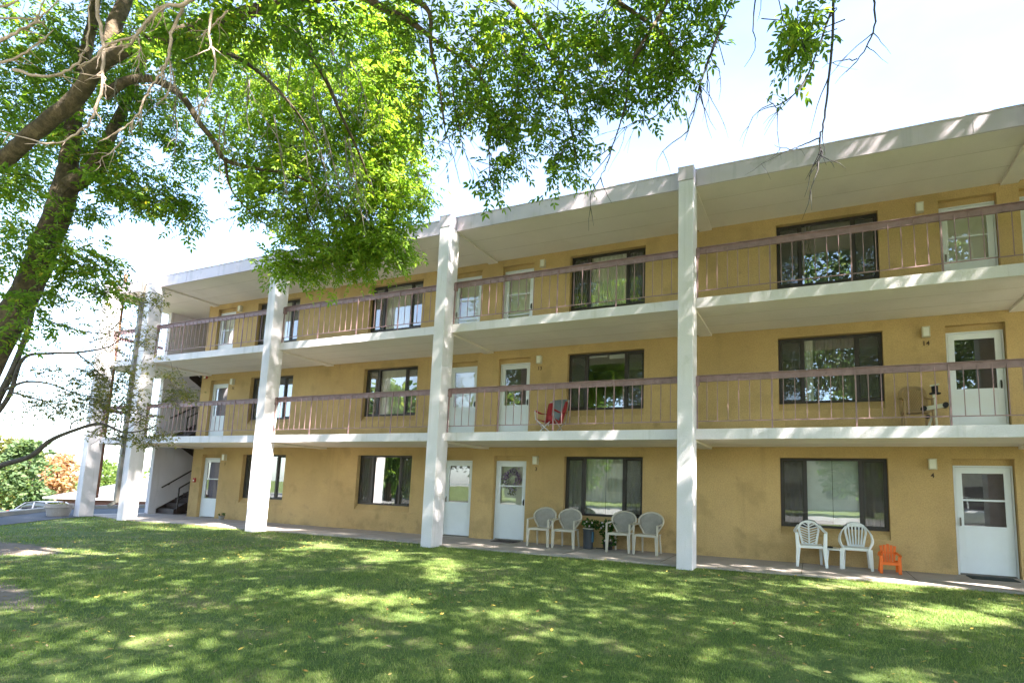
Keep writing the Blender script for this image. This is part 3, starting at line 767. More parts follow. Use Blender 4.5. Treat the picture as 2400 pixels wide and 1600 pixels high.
# bare hanging twigs with side shoots
def twigs(rows, side=3, seed=0, r0=.010, mt='twig', name='dead_branch', parent=ash, org=(-11.9,-6.5,0), sl=(.14,.42)):
    g = random.Random(seed); b = MB()
    P = smooth_line(loc(rows, org), 5)[:,:3]; k = len(P)
    P = P + np.array([[g.gauss(0,.0035) for _ in range(3)] for _ in range(k)])
    b.tube(P, [r0*(1-.75*i/(k-1)) for i in range(k)], 5)
    for _ in range(side):
        i = g.randrange(int(k*.25), k-2); d = P[i+1]-P[i]; d /= np.linalg.norm(d)
        v = np.array([g.gauss(0,1), g.gauss(0,.6), g.gauss(-.5,.5)]); v = v/np.linalg.norm(v)*.75 + d*.55
        ln = g.uniform(*sl); q = [P[i]]
        for j in range(5):
            q.append(q[-1] + v*ln/5); v = v + np.array([g.gauss(0,.30), g.gauss(0,.30), -.10])
        b.tube(q, [r0*.5*(1-.8*j/5) for j in range(6)], 4)
        if ln > .3:
            w = v + np.array([g.gauss(0,.8) for _ in range(3)]); w = w/np.linalg.norm(w)*ln*.4
            b.tube([q[3], q[3]+w*.6, q[3]+w+np.array((0,0,-.03))], [r0*.3, r0*.22, r0*.1], 3)
    return b.build(name, M[mt], parent, smooth=True)
twigs([(2.6,-6.245,5.275),(2.576,-6.199,4.854),(2.539,-6.171,4.53),(2.503,-6.148,4.239),(2.474,-6.146,4.135),(2.482,-6.122,3.98),(2.392,-6.141,3.835)], 7, 1, .012)
twigs([(2.566,-6.233,5.08),(2.484,-6.283,4.779),(2.36,-6.348,4.451),(2.196,-6.4,4.304),(2.115,-6.44,4.342)], 6, 2, .009)
twigs([(2.474,-6.146,4.135),(2.35,-6.192,4.072),(2.259,-6.227,4.037),(2.155,-6.275,4.063)], 3, 3, .006)
twigs([(2.88,-6.022,5.342),(2.89,-5.986,5.111),(2.831,-5.985,4.911),(2.762,-6.002,4.809),(2.683,-6.024,4.717)], 4, 4, .009)
twigs([(2.762,-6.002,4.812),(2.606,-6.117,4.755),(2.497,-6.207,4.658)], 1, 5, .005)
twigs([(1.232,-6.007,5.614),(1.014,-6.07,5.377),(0.921,-6.085,5.182),(0.878,-6.061,4.873),(0.783,-6.061,4.562),(0.706,-6.063,4.329),(0.632,-6.075,4.173)], 9, 6, .012)
twigs([(1.744,-5.895,5.622),(1.615,-5.905,5.279),(1.522,-5.91,5.012),(1.464,-5.899,4.747),(1.389,-5.901,4.518)], 9, 7, .011)
twigs([(1.818,-5.888,5.812),(1.707,-5.896,5.508),(1.596,-5.903,5.203),(1.573,-5.878,4.938)], 6, 8, .008)
twigs([(2.024,-6.196,5.495),(2.005,-6.167,5.218),(2.014,-6.139,5.045),(1.93,-6.153,4.877)], 0, 9, .007)
twigs([(2.072,-6.175,5.497),(2.058,-6.157,5.323),(2.031,-6.16,5.253)], 0, 10, .004)
twigs([(-1.039,-6.46,5.709),(-0.962,-6.37,5.289),(-0.919,-6.3,4.91),(-0.865,-6.248,4.7),(-0.802,-6.18,4.398)], 8, 11, .010)
twigs([(-0.85,-6.333,5.377),(-0.801,-6.255,4.956),(-0.748,-6.198,4.704),(-0.652,-6.014,4.467)], 5, 12, .007)
twigs([(1.363,-5.878,5.08),(1.143,-5.937,4.805),(0.928,-6.019,4.721),(0.747,-6.077,4.561)], 5, 13, .007)
twigs([(-5.238,-4.502,6.148),(-5.119,-4.395,5.737),(-4.968,-4.274,5.327),(-4.884,-4.163,4.777)], 4, 14, .010)
for k, q in enumerate([[(-4.276,-6.119,6.583),(-4.41,-6.008,6.14),(-4.315,-5.796,5.69)],[(-3.541,-5.912,7.425),(-3.591,-5.757,6.92),(-3.673,-5.612,6.398)],[(-4.223,-6.168,7.116),(-4.137,-5.969,6.732),(-4.059,-5.771,6.335)],[(-3.167,-5.657,6.734),(-3.235,-5.538,6.449),(-3.084,-5.323,6.161)],[(-3.556,-5.733,6.047),(-3.483,-5.526,5.558),(-3.529,-5.368,5.05)],[(-3.459,-5.878,7.433),(-3.332,-5.656,7.016),(-3.348,-5.495,6.579)],[(-4.139,-6.179,7.467),(-3.969,-5.944,7.091),(-4.014,-5.8,6.695)],[(-3.402,-5.665,6.035),(-3.349,-5.458,5.486),(-3.311,-5.255,4.92)],[(-3.994,-5.938,6.149),(-4.003,-5.757,5.595),(-4.008,-5.573,5.023)],[(-3.076,-5.704,7.385),(-3.205,-5.61,7.084),(-3.149,-5.435,6.779)],[(-2.93,-5.563,6.808),(-2.762,-5.336,6.481),(-2.842,-5.215,6.135)],[(-3.773,-5.939,6.87),(-3.901,-5.827,6.439),(-3.803,-5.615,6.002)],[(-3.649,-5.766,5.983),(-3.664,-5.587,5.429),(-3.575,-5.362,4.861)],[(-3.151,-5.53,5.85),(-3.068,-5.344,5.554),(-3.057,-5.188,5.247)],[(-3.144,-5.534,5.894),(-3.178,-5.38,5.458),(-2.977,-5.123,5.016)],[(-3.388,-5.813,7.181),(-3.227,-5.577,6.767),(-3.254,-5.42,6.332)],[(-4.171,-6.185,7.411),(-4.165,-5.997,6.854),(-4.06,-5.765,6.284)],[(-4.562,-6.183,6.131),(-4.689,-6.089,5.836),(-4.586,-5.894,5.539)],[(-4.182,-6.027,6.199),(-4.071,-5.835,5.949),(-4.047,-5.679,5.687)],[(-3.56,-5.926,7.463),(-3.585,-5.782,7.128),(-3.465,-5.573,6.786)],[(-3.104,-5.513,5.873),(-3.094,-5.321,5.293),(-3.074,-5.122,4.695)],[(-4.125,-6.162,7.39),(-4.121,-6.019,7.156),(-4.077,-5.858,6.914)],[(-4.343,-6.179,6.813),(-4.369,-6.043,6.528),(-4.303,-5.864,6.236)],[(-4.647,-6.204,6.012),(-4.759,-6.067,5.444),(-4.717,-5.86,4.864)],[(-3.056,-5.631,6.904),(-2.977,-5.433,6.502),(-3.028,-5.288,6.084)],[(-3.53,-5.786,6.518),(-3.489,-5.598,6.074),(-3.485,-5.425,5.614)],[(-4.877,-6.399,6.713),(-5.007,-6.303,6.398),(-5.064,-6.174,6.075)],[(-5.63,-6.754,6.916),(-5.692,-6.636,6.654),(-5.662,-6.477,6.386)],[(-5.285,-6.648,7.248),(-5.303,-6.51,6.978),(-5.487,-6.442,6.693)],[(-5.868,-6.81,6.559),(-6.012,-6.74,6.394),(-6.013,-6.608,6.227)],[(-5.214,-6.55,6.746),(-5.271,-6.434,6.519),(-5.328,-6.317,6.283)],[(-5.134,-6.475,6.45),(-5.288,-6.41,6.28),(-5.453,-6.347,6.103)],[(-5.175,-6.459,6.2),(-5.27,-6.356,5.938),(-5.42,-6.274,5.666)],[(-5.246,-6.586,6.906),(-5.266,-6.455,6.69),(-5.46,-6.399,6.461)]]): twigs(q, 7, 40+k, .009, 'greytwig', sl=(.10,.38))
# dead branch, sunlit pinkish tan put into its colour, close to the photographer, upper left
Dd = lambda rows, side, seed, r: twigs(rows, side, seed, r*.8, 'dead', sl=(.05,.17))
Dd([(-3.093,-8.869,4.71),(-2.906,-8.798,4.793),(-2.805,-8.765,4.873)], 3, 20, .013)
Dd([(-3.23,-8.826,4.77),(-2.996,-8.725,4.774),(-2.85,-8.663,4.782),(-2.702,-8.617,4.919),(-2.627,-8.593,4.985)], 7, 21, .010)
Dd([(-2.933,-8.87,4.419),(-2.793,-8.817,4.478),(-2.68,-8.778,4.556),(-2.601,-8.752,4.619),(-2.556,-8.754,4.776)], 7, 22, .017)
Dd([(-3.1,-8.824,4.35),(-2.929,-8.753,4.383),(-2.808,-8.71,4.452),(-2.704,-8.677,4.541),(-2.617,-8.65,4.624)], 7, 23, .014)
Dd([(-2.759,-8.77,4.242),(-2.605,-8.699,4.211),(-2.48,-8.646,4.221),(-2.345,-8.598,4.306),(-2.278,-8.589,4.455),(-2.264,-8.616,4.696),(-2.253,-8.631,4.846)], 11, 24, .015)
Dd([(-1.438,-8.371,4.737),(-1.561,-8.414,4.654),(-1.653,-8.453,4.651),(-1.757,-8.488,4.572),(-1.863,-8.515,4.431),(-2.027,-8.579,4.376),(-2.121,-8.606,4.274),(-2.224,-8.644,4.221)], 12, 25, .019)
Dd([(-2.228,-8.616,4.817),(-2.188,-8.56,4.53),(-2.123,-8.552,4.275),(-2.085,-8.558,4.027),(-2.152,-8.563,3.85),(-2.223,-8.584,3.774),(-2.352,-8.628,3.689),(-2.501,-8.694,3.695),(-2.782,-8.829,3.783)], 14, 26, .017)
Dd([(-1.651,-8.353,4.73),(-1.726,-8.364,4.569),(-1.755,-8.354,4.403),(-1.791,-8.353,4.273),(-1.877,-8.374,4.157),(-1.927,-8.38,4.041),(-1.976,-8.39,3.95),(-2.05,-8.411,3.869),(-2.204,-8.464,3.762)], 16, 27, .015)
Dd([(-1.465,-8.271,4.721),(-1.492,-8.256,4.525),(-1.454,-8.218,4.362),(-1.483,-8.206,4.181),(-1.526,-8.211,4.078),(-1.597,-8.233,4.01)], 12, 28, .012)
Dd([(-1.743,-8.338,4.323),(-1.755,-8.319,4.142),(-1.844,-8.34,4.005)], 5, 29, .007)
Dd([(-1.897,-8.48,4.471),(-1.889,-8.46,4.344),(-1.926,-8.451,4.157)], 7, 30, .008)
Dd([(-2.006,-8.431,3.755),(-2.101,-8.459,3.648),(-2.196,-8.491,3.58)], 5, 31, .007)
Dd([(-1.85,-8.509,4.432),(-1.919,-8.529,4.356),(-1.971,-8.545,4.302)], 3, 32, .013)
Dd([(-1.456,-8.167,4.793),(-1.558,-8.195,4.676),(-1.665,-8.231,4.593)], 7, 33, .010)

CR = [(-4.457,-4.117,8.268,1.009,1.081,1,150),(-4.047,-3.897,7.145,0.606,0.998,0.8,120),(-4.234,-3.835,6.079,0.642,0.856,0.8,110),(-5.089,-4.144,7.24,0.947,1.02,1,130),(-6.046,-4.483,8.297,1.116,1.042,1.1,120),(-6.345,-4.454,7.107,0.819,0.707,0.9,90),(-5.547,-4.196,6.142,0.911,0.619,0.9,105),(-4.753,-3.846,5.293,0.685,0.36,0.6,62),(-5.585,-4.176,5.052,0.433,0.274,0.5,34),(-4.084,-3.685,5.447,0.535,0.357,0.5,48),(-3.736,-3.658,6.377,0.321,0.499,0.4,34),(-7.121,-4.788,8.712,0.912,0.836,1.1,75),(-7.664,-5.113,9.373,0.912,0.532,1,55),(-4.181,-3.986,9.003,0.51,0.656,0.8,62)]
CL = [(-9.829,-6.442,8.966,0.692,0.619,1,49),(-9.82,-6.287,7.847,0.583,0.583,0.9,44),(-9.108,-5.998,7.19,0.649,0.433,0.8,40),(-9.722,-6.259,6.327,0.392,0.428,0.6,23),(-8.455,-5.668,6.854,0.649,0.541,0.8,40),(-7.763,-5.386,6.178,0.713,0.442,0.7,44),(-7.212,-5.115,5.948,0.392,0.25,0.5,17),(-7.364,-5.116,7.095,0.437,0.328,0.6,21),(-9.106,-5.883,8.789,0.67,0.632,0.9,40),(-8.093,-5.432,7.902,0.663,0.552,0.8,56),(-9.664,-6.054,8.255,0.744,0.67,0.9,49),(-10.237,-6.263,7.14,0.442,0.515,0.7,28),(-8.844,-5.653,9.561,0.76,0.456,0.9,35),(-7.977,-5.581,6.116,0.423,0.282,0.5,18),
      (-8.527,-6.224,5.03,0.367,0.253,0.4,17),(-8.074,-5.993,4.78,0.467,0.367,0.4,33),(-7.717,-5.778,4.342,0.28,0.147,0.3,9),(-8.992,-6.389,4.751,0.253,0.4,0.4,8),(-8.794,-6.201,3.997,0.367,0.3,0.4,11),(-9.307,-6.389,5.367,0.205,0.273,0.4,9),(-8.496,-6.024,3.643,0.3,0.213,0.3,4),(-9.18,-6.213,3.651,0.27,0.337,0.4,5),(-8.301,-6.011,4.178,0.267,0.267,0.3,4),(-8.268,-5.977,5.671,0.307,0.341,0.4,11),(-3.756,-7.278,6.258,0.274,0.183,0.3,9),(-2.979,-7.151,6.2,0.309,0.177,0.3,12),(-2.617,-6.977,6.081,0.265,0.199,0.3,11),(-2.009,-6.929,6.058,0.256,0.171,0.3,11),(-4.465,-7.282,6.443,0.24,0.192,0.3,7),(-7.225,-7.211,5.15,0.223,0.223,0.3,9),(-3.91,-6.898,6.206,0.244,0.195,0.3,8)]
CC = [(-1.194,-6.465,6.063,0.326,0.26,0.5,16),(-0.746,-6.328,5.676,0.426,0.341,0.6,28),(-0.242,-6.243,5.862,0.481,0.335,0.6,30),(0.294,-6.099,5.715,0.431,0.329,0.6,28),(0.781,-6.01,5.808,0.363,0.25,0.6,28),(1.214,-6.01,5.575,0.329,0.291,0.5,28),(1.535,-5.985,5.615,0.19,0.209,0.4,14),(-0.108,-6.004,5.337,0.341,0.298,0.5,24),(0.176,-5.828,4.945,0.264,0.264,0.4,19),(-0.37,-6.074,5.012,0.213,0.277,0.4,15),(-0.497,-6.067,4.543,0.128,0.205,0.25,8),(0.189,-5.873,4.507,0.146,0.084,0.2,4),(-1.354,-6.341,5.442,0.243,0.274,0.4,11),(-1.197,-6.325,5.009,0.13,0.069,0.2,4),(1.294,-5.921,5.174,0.213,0.155,0.3,10),(1.094,-5.983,4.987,0.194,0.07,0.2,5),(0.725,-6.051,5.114,0.178,0.158,0.3,8),(-0.658,-6.23,5.235,0.256,0.213,0.4,14),(-0.279,-5.99,4.677,0.107,0.094,0.2,4),(0.549,-6.048,5.341,0.242,0.202,0.4,11),
      (2.431,-6.395,5.027,0.108,0.083,0.2,5),(2.343,-6.396,4.75,0.095,0.089,0.15,4),(2.258,-6.445,4.842,0.038,0.038,0.1,2),(2.504,-6.247,4.981,0.046,0.098,0.15,2)]
def shift(bl, o): return [(x-o[0], y-o[1], z-o[2], *r) for x, y, z, *r in bl]
AO = (-11.9,-6.5,0)
def piece(bl, seed, mi, ti, **k):
    a, b, c, d = foliage(shift(bl, AO), seed, **k); return [(a, b, mi), (c, d, ti)]

# upper canopy: the clumps above the view that shade the lawn and the front; its gaps are cut to place the sun patches
LIT = [(3.837,-1.951,0.983,0.588,-0.182,-1.006),(3.714,0.727,1.803,1.185,-0.104,-0.826),(0.356,-5.185,0.514,0.294,0.045,-0.116),(1.687,-3.119,0.142,0.086,0.021,-0.229),(0.666,-2.525,0.211,0.133,0.057,-0.267),(-1.173,-1.651,0.212,0.143,0.103,-0.252),(-0.641,-4.692,0.229,0.137,0.098,-0.183),(-14.236,-1.265,0.567,0.565,1.035,-0.562),(-10.361,-2.75,0.304,0.253,0.358,-0.212),(-10.281,-4.739,0.593,0.457,0.87,-0.381),(-5.492,-3.794,0.106,0.074,0.334,-0.277),(-3.81,-5.056,0.264,0.168,0.163,-0.138),(-2.437,-4.717,0.32,0.199,0.262,-0.305),(-3.663,-2.275,0.268,0.189,0.904,-1.204),(-1.114,-4.727,0.22,0.133,0.14,-0.224),(-2.622,-6.89,0.095,0.054,0.105,-0.072),(-0.591,-6.934,0.146,0.08,0.091,-0.103),(-3.409,-8.03,0.134,0.074,0.327,-0.127),(-13.594,0.454,0.668,0.69,0.948,-0.638),(2.972,-4.937,0.331,0.18,-0.024,-0.193)]
GLIT = [(4.6,1.0,.9,0,0,.25),(1.9,.85,.45,0,0,.2),(-1.3,.85,.5,0,0,.22),(-12.2,.8,1.4,0,0,.4),(-5.0,.7,.35,0,0,.2),(-16.0,.2,.6,0,0,.3)]
FLIT = [(-11.98,-11.35,-.3,2.4),(-11.98,-11.4,4.5,5.7),(-11.98,-11.6,3.0,3.8),(-11.5,-9.3,2.35,3.8),(-10.4,-7.4,4.95,6.45),(-6.0,-5.4,6.3,8.0),(-7.7,-4.5,7.6,8.1),(-.05,.35,2.3,2.95),(-.05,.3,1.1,1.5),(-.05,.35,4.4,4.9),(-.05,.2,3.4,3.8),(.3,1.0,2.35,2.65),(3.6,4.6,2.3,2.6),(2.3,4.1,2.9,3.75),(-4.7,-4.2,5.0,5.3),(-2.9,-2.5,5.0,5.3),(-2.1,-1.6,5.0,5.3),(4.3,4.9,5.0,6.35),(3.2,4.1,7.6,8.0),(2.2,2.7,7.6,8.0),(-1.6,-1.1,2.4,3.2),(-20.3,-19.8,5.2,8.2),(-17.8,-17.3,3.0,5.4),(-6.0,-5.4,.4,1.6),(-9.4,-8.9,7.65,8),(-17.2,-16.8,7.6,8),(.6,1.1,5.2,6.3),(-4.2,-3.6,6.1,6.4)]
def sunlit_gap(P):
    """True where a clump would stand in a shaft of sun that reaches the lawn or the front"""
    gx = P[:,0]-P[:,2]*SUN[0]/SUN[2]; gy = P[:,1]-P[:,2]*SUN[1]/SUN[2]
    nz = vnoise(gx*.55, gy*.95, 31)*.62 + vnoise(gx*1.6, gy*2.4, 32)*.38
    lit = nz > .76
    for cx, cy, ux, uy, vx, vy in LIT + GLIT:
        det = ux*vy-uy*vx; dx, dy = gx-cx, gy-cy
        a = (dx*vy-dy*vx)/det; b = (ux*dy-uy*dx)/det
        lit |= a*a+b*b + 1.1*(vnoise(gx*3, gy*3, 7)-.5) < 1
    tt = (P[:,1]-.1)/SUN[1]; fx = P[:,0]-SUN[0]*tt; fz = P[:,2]-SUN[2]*tt
    wob = .5*(vnoise(fx*2.2, fz*2.2, 8)-.5)
    for x0, x1, z0, z1 in FLIT:
        lit |= (fx+wob*.5 > x0) & (fx+wob*.5 < x1) & (fz+wob > z0) & (fz+wob < z1)
    fn = vnoise(fx*1.5+fz*.9, fz*1.2, 41)*.6+vnoise(fx*4+fz*2, fz*3, 42)*.4
    lit |= (gy > .1) & (fn > .84)
    for x, y, z, rx, ry, rz, n in CR[:6]+CR[10:11]+CR[13:]+CC[1:12:2]+CC[-4:-2]+CL[:1]+CL[-6:-2]:     # the sunny right flank of the low crown
        t_ = (np.array((x,y,z))-P) @ SUN; c = P + t_[:,None]*SUN - np.array((x,y,z))
        lit |= (np.linalg.norm(c, axis=1) < .78*max(rx, ry)) & (t_ < 0)
    return lit
def shafts(P, rects):
    tt = (P[:,1]-.1)/SUN[1]; fx = P[:,0]-SUN[0]*tt; fz = P[:,2]-SUN[2]*tt; m_ = np.zeros(len(P), bool)
    for x0, x1, z0, z1 in rects: m_ |= (fx > x0-.12) & (fx < x1+.12) & (fz > z0) & (fz < z1)
    return m_
def upper_canopy(n, seed):
    g = np.random.default_rng(seed)
    gx = g.uniform(-24, 11, n); gy = g.uniform(-11, 5.5, n)
    f0 = (gx-2.365)*-.396 + (gy+10.447)*.91
    zmin = np.maximum(5.6, (.974*f0+2.0+.03*np.abs(gx))/1.659)
    zmin = np.maximum(zmin, (gy+1.0)/(-SUN[1]/SUN[2]))
    z = zmin + .35 + 3.8*g.uniform(0, 1, n)**1.3
    P = np.stack([gx+z*SUN[0]/SUN[2], gy+z*SUN[1]/SUN[2], z], -1)
    keep = ~sunlit_gap(P) & (P[:,1] < -.9) & ((gy > -.2) | (g.uniform(0, 1, n) < .76))
    return P[keep]
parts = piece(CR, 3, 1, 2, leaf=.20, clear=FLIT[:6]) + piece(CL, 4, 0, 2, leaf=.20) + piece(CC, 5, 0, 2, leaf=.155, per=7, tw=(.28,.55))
P = upper_canopy(85000, 77)
left = P[:,0] < 3.0
def clumps(P, seed, leaf=.40):
    g = np.random.default_rng(seed); n = len(P)
    d = unit(g.normal(0, 1, (n,3))*np.array((1,1,.4))); p, d, nn, L = compound(P - d*.12, d, leaf*g.uniform(.8, 1.25, n), g, 1)
    return leaflets(p, d, nn, L*1.12, .52)
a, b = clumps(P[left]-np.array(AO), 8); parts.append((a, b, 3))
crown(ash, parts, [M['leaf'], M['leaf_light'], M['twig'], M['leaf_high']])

# shade tree right of the photographer
shade = thing('shade_tree', 'spreading ash tree to the right of the lawn whose crown throws dappled shade', 'tree', (12.5,-8.5,0))
limb(shade, [(0,0,-.1,.46),(.0,.05,.5,.36),(-.1,.1,2,.31),(-.3,.3,4,.27),(-1.0,.8,6,.22),(-2.2,1.6,8,.15),(-3.4,2.4,10,.07)], 'trunk', n=14)
for q in ([(-.6,.5,5,.16),(-2.5,.6,6.4,.12),(-5,.2,7.4,.08),(-8,-.3,8,.04)], [(-.8,.7,5.6,.15),(-1,3,7.3,.10),(-1.6,5,8.4,.06)], [(-.3,.3,4.2,.15),(1.5,.6,6.5,.1),(3,.8,8.5,.05)]): limb(shade, q)
a, b = clumps(P[~left]-np.array((12.5,-8.5,0)), 9)
g = np.random.default_rng(3); q = unit(g.normal(0,1,(2500,3)))*(g.uniform(0,1,2500)**.33)[:,None]*np.array((3.2,3.0,2.3))+np.array((2.2,-.5,9.5))
q = q[~sunlit_gap(q+np.array((12.5,-8.5,0)))]
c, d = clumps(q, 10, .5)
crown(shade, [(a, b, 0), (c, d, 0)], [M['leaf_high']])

# thin young tree with sparse olive leaves at the lower left
YO = (-15.2,-5.0,0)
yt = thing('young_tree', 'slender young tree with sparse small olive leaves in front of the stair end', 'tree', YO)
def yl(rows, **k): return limb(yt, loc(rows, YO), n=7, **k)
yl([(-15.2,-5.0,-.1,.12),(-15.1,-5.0,1.2,.10),(-14.103,-4.723,1.965,0.085),(-13.576,-4.635,3.016,0.07),(-13.339,-4.599,3.513,0.06),(-13.027,-4.573,4.33,0.05),(-12.818,-4.584,5.089,0.035),(-12.723,-4.512,5.676,0.02)], name='trunk', mt='limb')
yl([(-13.84,-4.726,1.198,0.065),(-13.338,-4.55,1.517,0.055),(-12.748,-4.322,1.732,0.05),(-12.37,-4.202,2.065,0.045),(-11.961,-4.052,2.275,0.038),(-11.405,-3.833,2.453,0.032),(-10.963,-3.621,2.306,0.02),(-10.786,-3.437,2.323,0.014),(-10.569,-3.248,2.441,0.008)], mt='limb')
yl([(-13.791,-4.734,2.236,0.05),(-13.276,-4.608,2.972,0.045),(-13.106,-4.536,3.802,0.035),(-12.583,-4.327,3.936,0.028),(-12.054,-4.101,3.971,0.024),(-11.573,-3.801,4.122,0.016),(-11.378,-3.638,4.357,0.009)], mt='limb')
yl([(-12.054,-4.101,3.971,0.02),(-11.766,-3.941,3.718,0.012),(-11.594,-3.837,3.496,0.007)], mt='limb')
yl([(-13.33,-4.653,3.123,0.03),(-12.952,-4.511,3.297,0.026),(-12.47,-4.299,3.276,0.02),(-11.959,-4.05,3.086,0.012),(-11.528,-3.854,3.028,0.007)], mt='limb')
yl([(-13.273,-4.623,3.089,0.022),(-12.777,-4.39,2.961,0.018),(-12.512,-4.267,2.906,0.014),(-12.22,-4.141,2.916,0.008)], mt='limb')
yl([(-12.784,-4.521,4.728,0.02),(-12.619,-4.324,4.619,0.017),(-12.166,-4.106,4.469,0.013),(-11.683,-3.781,4.43,0.009),(-11.158,-3.532,4.281,0.005)], mt='limb')
yl([(-11.96,-4.058,2.328,0.016),(-11.916,-4.057,2.463,0.013),(-11.666,-3.964,2.578,0.009),(-11.401,-3.853,2.613,0.005)], mt='limb')
YB = [(-11.489,-3.82,2.894,0.68,0.453,0.5,51),(-11.291,-3.587,3.436,0.553,0.461,0.4,33),(-11.858,-4.015,3.152,0.544,0.363,0.4,27),(-12.401,-4.327,2.893,0.539,0.315,0.4,15),(-11.012,-3.362,2.668,0.461,0.369,0.4,24),(-10.856,-3.527,5.222,0.419,0.26,0.3,18),(-11.364,-3.771,5.39,0.372,0.205,0.3,10),(-10.921,-3.419,4.206,0.372,0.419,0.4,18),(-10.468,-2.98,3.224,0.356,0.281,0.3,18),(-11.463,-3.727,4.742,0.558,0.419,0.4,15),(-11.685,-3.773,4.366,0.512,0.372,0.4,18),(-12.199,-4.215,2.721,0.629,0.27,0.4,14),(-10.725,-3.185,2.284,0.461,0.166,0.3,18),(-11.327,-3.557,2.281,0.549,0.146,0.3,18),(-12.054,-4.047,3.572,0.549,0.274,0.4,15),(-11.228,-3.762,5.764,0.167,0.093,0.2,3),(-12.691,-4.436,5.22,0.461,0.323,0.4,18),(-12.692,-4.44,2.795,0.539,0.405,0.4,14),(-11.749,-3.833,3.787,0.415,0.415,0.4,21),(-12.89,-4.432,3.727,0.549,0.457,0.4,12),(-10.572,-3.075,3.593,0.281,0.188,0.3,8)]
for q in ([(-13.276,-4.608,2.972),(-12.854,-4.457,3.21),(-12.442,-4.255,3.043),(-12.033,-4.036,2.742)],[(-12.583,-4.327,3.936),(-12.134,-4.106,3.751),(-11.789,-3.863,3.877),(-11.571,-3.637,3.724)],[(-12.986,-4.526,3.296),(-12.515,-4.353,3.536),(-12.1,-4.162,3.459),(-11.767,-3.881,3.264)],[(-11.405,-3.833,2.453),(-11.201,-3.677,2.769),(-10.975,-3.508,3.063),(-10.743,-3.338,3.362)],[(-11.077,-3.562,2.314),(-10.818,-3.374,2.569),(-10.693,-3.147,2.922),(-10.452,-2.966,3.178)],[(-11.683,-3.781,4.43),(-11.334,-3.678,4.792),(-10.987,-3.565,5.08),(-10.685,-3.454,5.228)],[(-12.723,-4.512,5.676),(-12.256,-4.181,5.546),(-11.661,-3.909,5.455),(-11.235,-3.721,5.431)],[(-12.167,-4.044,4.002),(-11.77,-3.81,4.363),(-11.258,-3.589,4.379),(-10.836,-3.376,4.162)],[(-13.046,-4.573,4.266),(-12.626,-4.391,4.279),(-12.332,-4.146,4.225)]):
    twigs(q, 8, int(q[0][0]*-100), .009, 'twig', 'limb', yt, YO, (.12,.4))
a, b, c, d = foliage(shift(YB, YO), 15, leaf=.13, per=6, tw=(.35,.7), pairs=2, droop=.35, wr=.5)
crown(yt, [(a, b, 0), (c, d, 1)], [M['leaf_sparse'], M['twig']])

# trees far off beyond the car park, and those across the street that the windows mirror
def leafcloud(bl, seed, size, n_per=1.0):
    g = np.random.default_rng(seed); ps, ds = [], []
    for x, y, z, rx, ry, rz, n in bl:
        n = int(n*n_per); q = unit(g.normal(0,1,(n,3)))*(g.uniform(.05,1,n)**.38)[:,None]*np.array((rx,ry,rz))
        ps.append(q+np.array((x,y,z))); ds.append(unit(q*np.array((1,1,.4))+g.normal(0,.5,(n,3))*rx*.4))
    P, D = np.concatenate(ps), np.concatenate(ds); n = len(P)
    Nn = unit(np.cross(D, g.normal(0,1,(n,3))))
    return leaflets(P, D, Nn, size*g.uniform(.6,1.4,n), .7)
def far_tree(name, label, cat, o, h, r, stops, seed, shape='round', n=2600, size=.32, group=None):
    g = random.Random(seed); t = thing(name, label, cat, o, 0, group)
    limb(t, [(0,0,-.2,.06*r+.08),(0,0,h*.3,.05*r+.05),(.1,0,h*.62,.03*r),(.1,.1,h*.92,.02)], 'trunk', n=7)
    for k in range(4):
        a = k*1.7+g.random(); limb(t, [(0,0,h*(.28+.08*k),.05),(r*.35*math.cos(a),r*.35*math.sin(a),h*(.45+.08*k),.035),(r*.7*math.cos(a),r*.7*math.sin(a),h*(.55+.08*k),.012)], 'limb', n=5)
    bl = []
    for k in range(13):
        zz = h*(.22+.74*k/12); w = math.sin(math.pi*min(1,(zz/h-.12)/.9))**.6 if shape == 'round' else 1.02-zz/h
        for _ in range(3 if shape == 'round' else 2):
            a = g.random()*6.283; d = r*w*g.uniform(.25,.72); s = r*g.uniform(.26,.44)*(.5+.6*w)
            bl.append((d*math.cos(a), d*math.sin(a), zz, s, s, s*.75, n/36))
    a, b = leafcloud(bl, seed, size)
    mt = leafmat(name+'_leaves', stops, (2,2,1.1), .4, .5)
    crown(t, [(a, b, 0)], [mt]); return t
YG = [(0.1, (0.07, 0.084, 0.025)), (0.5, (0.12, 0.125, 0.036)), (0.9, (0.19, 0.161, 0.049))]
GR = [(0.1, (0.05, 0.084, 0.042)), (0.5, (0.092, 0.139, 0.062)), (0.8, (0.134, 0.168, 0.076)), (0.93, (0.252, 0.143, 0.101))]
OR = [(0.1, (0.243, 0.143, 0.085)), (0.5, (0.335, 0.201, 0.121)), (0.9, (0.386, 0.257, 0.156))]
LG = [(0.1, (0.065, 0.104, 0.026)), (0.5, (0.111, 0.163, 0.039)), (0.9, (0.169, 0.208, 0.058))]
far_tree('maple_tree', 'full green maple with reddish tips beyond the car park', 'tree', (*(-55.14,12.85,1.498)[:2],-2.75), 6.5, 2.2, GR, 51)
far_tree('autumn_tree', 'small orange autumn tree behind the low grey roof', 'tree', (*(-60.572,17.118,1.2)[:2],-2.75), 5.5, 2.2, OR, 52)
far_tree('poplar_tree', 'pale yellow-green tree at the left edge of the picture behind the parked cars', 'tree', (-57.5,9.2,-2.75), 6.3, 3.2, YG, 53)
far_tree('linden_tree', 'olive-yellow tree standing between the maple and the picture edge', 'tree', (-64.5,15.0,-2.75), 6.9, 3.0, YG, 54)
far_tree('hedge_tree', 'broad light green tree seen between the two leftmost columns', 'tree', (-68,31,-2.75), 4.9, 4.2, LG, 55)
